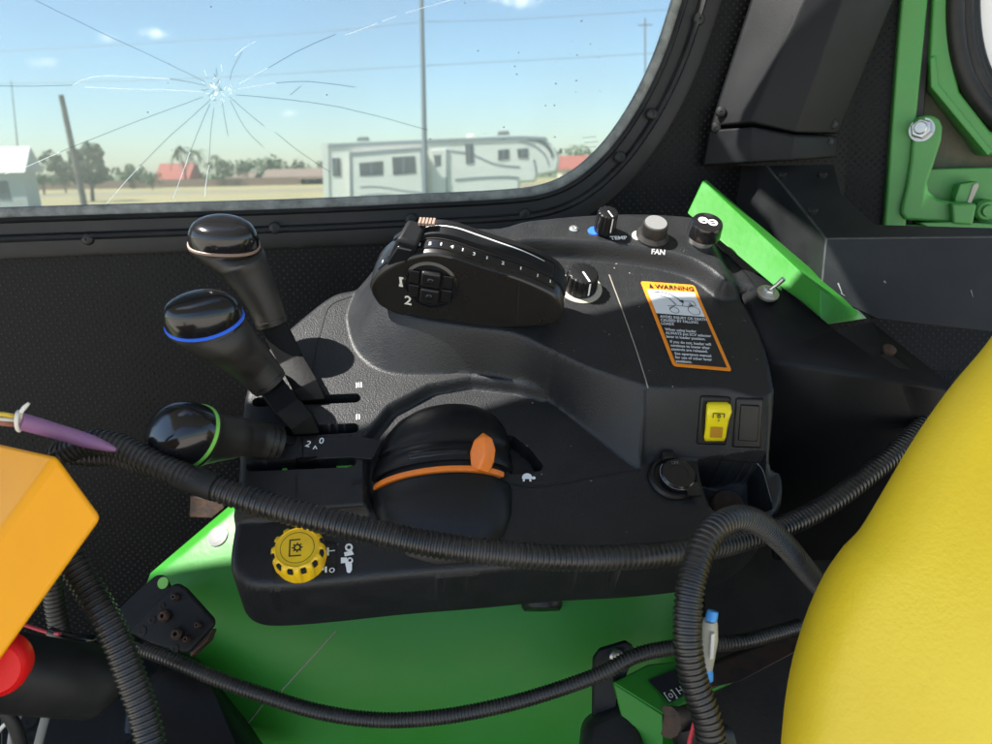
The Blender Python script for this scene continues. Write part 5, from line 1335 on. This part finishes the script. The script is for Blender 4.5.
# trees
def tree(label, px, Y, top, w_px, m, name='tree', palm=False, n=420, group='trees beyond the field'):
    base = gpt(px, Y, 0); H = zat(top, px, Y); rad = w_px / F * Y / 2
    root = empty(name, base, label, 'tree', group)
    b = MB(); b.tube([base, base + Vector((rad * .06, 0, H * .35)), base + Vector((-rad * .04, 0, H * .7))], [H * .028 + .05, H * .02 + .04, H * .012 + .02], 8)
    for k in range(5):
        a = random.uniform(0, 6.28); s0 = base + Vector((0, 0, H * random.uniform(.3, .5)))
        b.tube([s0, s0 + Vector((math.cos(a) * rad * .35, math.sin(a) * rad * .35, H * .18)), s0 + Vector((math.cos(a) * rad * .6, math.sin(a) * rad * .6, H * .3))], [.06, .04, .02], 5)
    b.build('trunk', M['bark'], root, smooth=60)
    b = MB()
    if palm:
        c_ = base + Vector((0, 0, H * .9))
        for k in range(26):
            a = random.uniform(0, 6.28); e = random.uniform(-.4, 1.0); L_ = rad * random.uniform(.8, 1.1)
            P = [c_ + Vector((math.cos(a) * L_ * t, math.sin(a) * L_ * t, (e * t - 1.1 * t * t) * L_)) for t in (0, .35, .7, 1)]
            sd = Vector((-math.sin(a), math.cos(a), 0))
            for i in range(3):
                w0, w1 = L_ * .11 * (1 - .25 * i), L_ * .11 * (.75 - .25 * i)
                b.add([P[i] + sd * w0, P[i + 1] + sd * w1, P[i + 1] - sd * w1 - Vector((0, 0, w1)), P[i] - sd * w0 - Vector((0, 0, w0))], [(0, 1, 2, 3)])
    else:
        cl = [(base + Vector((random.gauss(0, rad * .42), random.gauss(0, rad * .42), H * random.uniform(.38, .88))), rad * random.uniform(.26, .46)) for _ in range(14)]
        for k in range(n):
            c_, r_ = random.choice(cl); d = Vector((random.gauss(0, 1), random.gauss(0, 1), random.gauss(0, .8))).normalized() * r_ * random.uniform(.4, 1) ** .5
            p = c_ + d; s_ = rad * random.uniform(.05, .12)
            u = Vector((random.gauss(0, 1), random.gauss(0, 1), random.gauss(0, 1))).normalized(); v = u.orthogonal().normalized()
            b.add([p + u * s_, p + v * s_, p - u * s_ * .8, p - v * s_], [(0, 1, 2, 3)])
    b.build('crown', m, root)
tree('large round olive tree beside the leaning timber post', 88, 75, 144, 50, M['leaf2'], n=1500)
tree('small dark tree between the big tree and the red roof', 131, 140, 166, 30, M['leaf'])
tree('thin pointed tree just left of the red roof', 128, 150, 158, 12, M['leaf'])
tree('tall ragged palm behind the red roofed house', 184, 160, 144, 26, M['leaf2'], 'palm_tree', True)
tree('second ragged palm right of the red roofed house', 198, 165, 148, 24, M['leaf2'], 'palm_tree', True)
tree('round green tree right of the palms', 222, 150, 158, 28, M['leaf'])
tree('lone slim palm between the palms and brown roofs', 216, 170, 152, 12, M['leaf2'], 'palm_tree', True)
tree('bushy tree between two brown roofs', 246, 180, 160, 26, M['leaf'])
tree('pale green tree behind the long brown house', 270, 200, 158, 34, M['leaf'])
tree('green tree touching the rear of the caravan', 296, 210, 160, 30, M['leaf2'])
tree('low shrub tree right of the pale metal shed', 40, 110, 168, 22, M['leaf'])
tree('small shrub tree under the big olive tree', 62, 120, 172, 22, M['leaf2'])
tree('light green tree behind the caravan nose', 578, 130, 148, 44, M['leaf'])
tree('dense tree in the lower right window corner', 606, 140, 146, 40, M['leaf'])
tree('low shrub tree in front of the red roof', 150, 130, 172, 18, M['leaf'])
b = MB()
for k in range(1600):
    Y = random.uniform(200, 260); px = random.uniform(-350, 720); p = gpt(px, Y, random.uniform(0, 3.2) * random.uniform(.4, 1)); s_ = random.uniform(.4, 1.0)
    u = Vector((random.gauss(0, 1), random.gauss(0, 1), random.gauss(0, 1))).normalized(); v = u.orthogonal().normalized()
    b.add([p + u * s_, p + v * s_, p - u * s_ * .8, p - v * s_], [(0, 1, 2, 3)])
o = b.build('far_tree_line', M['leaf']); tag(o, 'low hazy line of trees along the horizon', 'trees', None, 'stuff')

# ------------------------------------------------------------------ light, world, camera
SUN = Vector((-.5, -.2, .84)).normalized()
sl_ = bpy.data.lights.new('sun', 'SUN'); sl_.energy = 5.0; sl_.angle = R(.5); sl_.color = (1, .96, .9)
so3 = bpy.data.objects.new('sun', sl_); COL.objects.link(so3); so3.rotation_euler = SUN.to_track_quat('Z', 'Y').to_euler()
w = bpy.data.worlds.new('World'); scene.world = w; w.use_nodes = True
nt = w.node_tree; bg = nt.nodes['Background']; sky = nt.nodes.new('ShaderNodeTexSky'); sky.sky_type = 'NISHITA'; sky.sun_disc = False
sky.sun_elevation = math.asin(SUN.z); sky.sun_rotation = math.atan2(SUN.x, SUN.y)
sky.air_density = 1.0; sky.dust_density = .5; sky.ozone_density = 2.0
bg.inputs['Strength'].default_value = .10
# a few small wisps of cloud in the sky itself
tc = nt.nodes.new('ShaderNodeTexCoord'); last = sky.outputs[0]
for (px, py, r_, am) in ((155, 33, .018, .85), (290, 113, .014, .5), (44, 63, .016, .45), (520, -2, .035, .8), (108, 38, .014, .4)):
    d = ray(px, py).normalized()
    sb = nt.nodes.new('ShaderNodeVectorMath'); sb.operation = 'SUBTRACT'; sb.inputs[1].default_value = d
    nt.links.new(tc.outputs['Generated'], sb.inputs[0])
    sc_ = nt.nodes.new('ShaderNodeVectorMath'); sc_.operation = 'MULTIPLY'; sc_.inputs[1].default_value = (1, 1, 2.6); nt.links.new(sb.outputs[0], sc_.inputs[0])
    ln_ = nt.nodes.new('ShaderNodeVectorMath'); ln_.operation = 'LENGTH'; nt.links.new(sc_.outputs[0], ln_.inputs[0])
    nz = nt.nodes.new('ShaderNodeTexNoise'); nz.inputs['Scale'].default_value = 90; nz.inputs['Detail'].default_value = 5; nt.links.new(tc.outputs['Generated'], nz.inputs['Vector'])
    ad = nt.nodes.new('ShaderNodeMath'); ad.operation = 'MULTIPLY_ADD'; ad.inputs[1].default_value = r_ * 1.6; nt.links.new(nz.outputs['Fac'], ad.inputs[0]); nt.links.new(ln_.outputs['Value'], ad.inputs[2])
    mr = nt.nodes.new('ShaderNodeMapRange'); mr.inputs['From Min'].default_value = r_ * .8; mr.inputs['From Max'].default_value = r_ * 1.75; mr.inputs['To Min'].default_value = am; mr.inputs['To Max'].default_value = 0
    nt.links.new(ad.outputs[0], mr.inputs['Value'])
    mx = nt.nodes.new('ShaderNodeMix'); mx.data_type = 'RGBA'; nt.links.new(mr.outputs[0], mx.inputs[0]); nt.links.new(last, mx.inputs[6]); mx.inputs[7].default_value = (8.5, 8.6, 8.6, 1)
    last = mx.outputs[2]
nt.links.new(last, bg.inputs['Color'])

cam = bpy.data.cameras.new('camera'); co = bpy.data.objects.new('camera', cam); COL.objects.link(co)
co.matrix_world = Matrix(((_R.x, _U.x, -_F.x, CAM.x), (_R.y, _U.y, -_F.y, CAM.y), (_R.z, _U.z, -_F.z, CAM.z), (0, 0, 0, 1)))
cam.sensor_width = 36; cam.lens = F / 992 * 36; cam.clip_start = .02; cam.clip_end = 8000
cam.dof.use_dof = True; cam.dof.focus_distance = .66; cam.dof.aperture_fstop = 9.0
scene.camera = co
vs_ = scene.view_settings; vs_.view_transform = 'Standard'; vs_.look = 'None'; vs_.gamma = 1; vs_.exposure = 1.6; vs_.use_curve_mapping = False
scene.render.engine = 'CYCLES'
scene.cycles.max_bounces = 8; scene.cycles.transparent_max_bounces = 12
scene.cycles.use_denoising = True
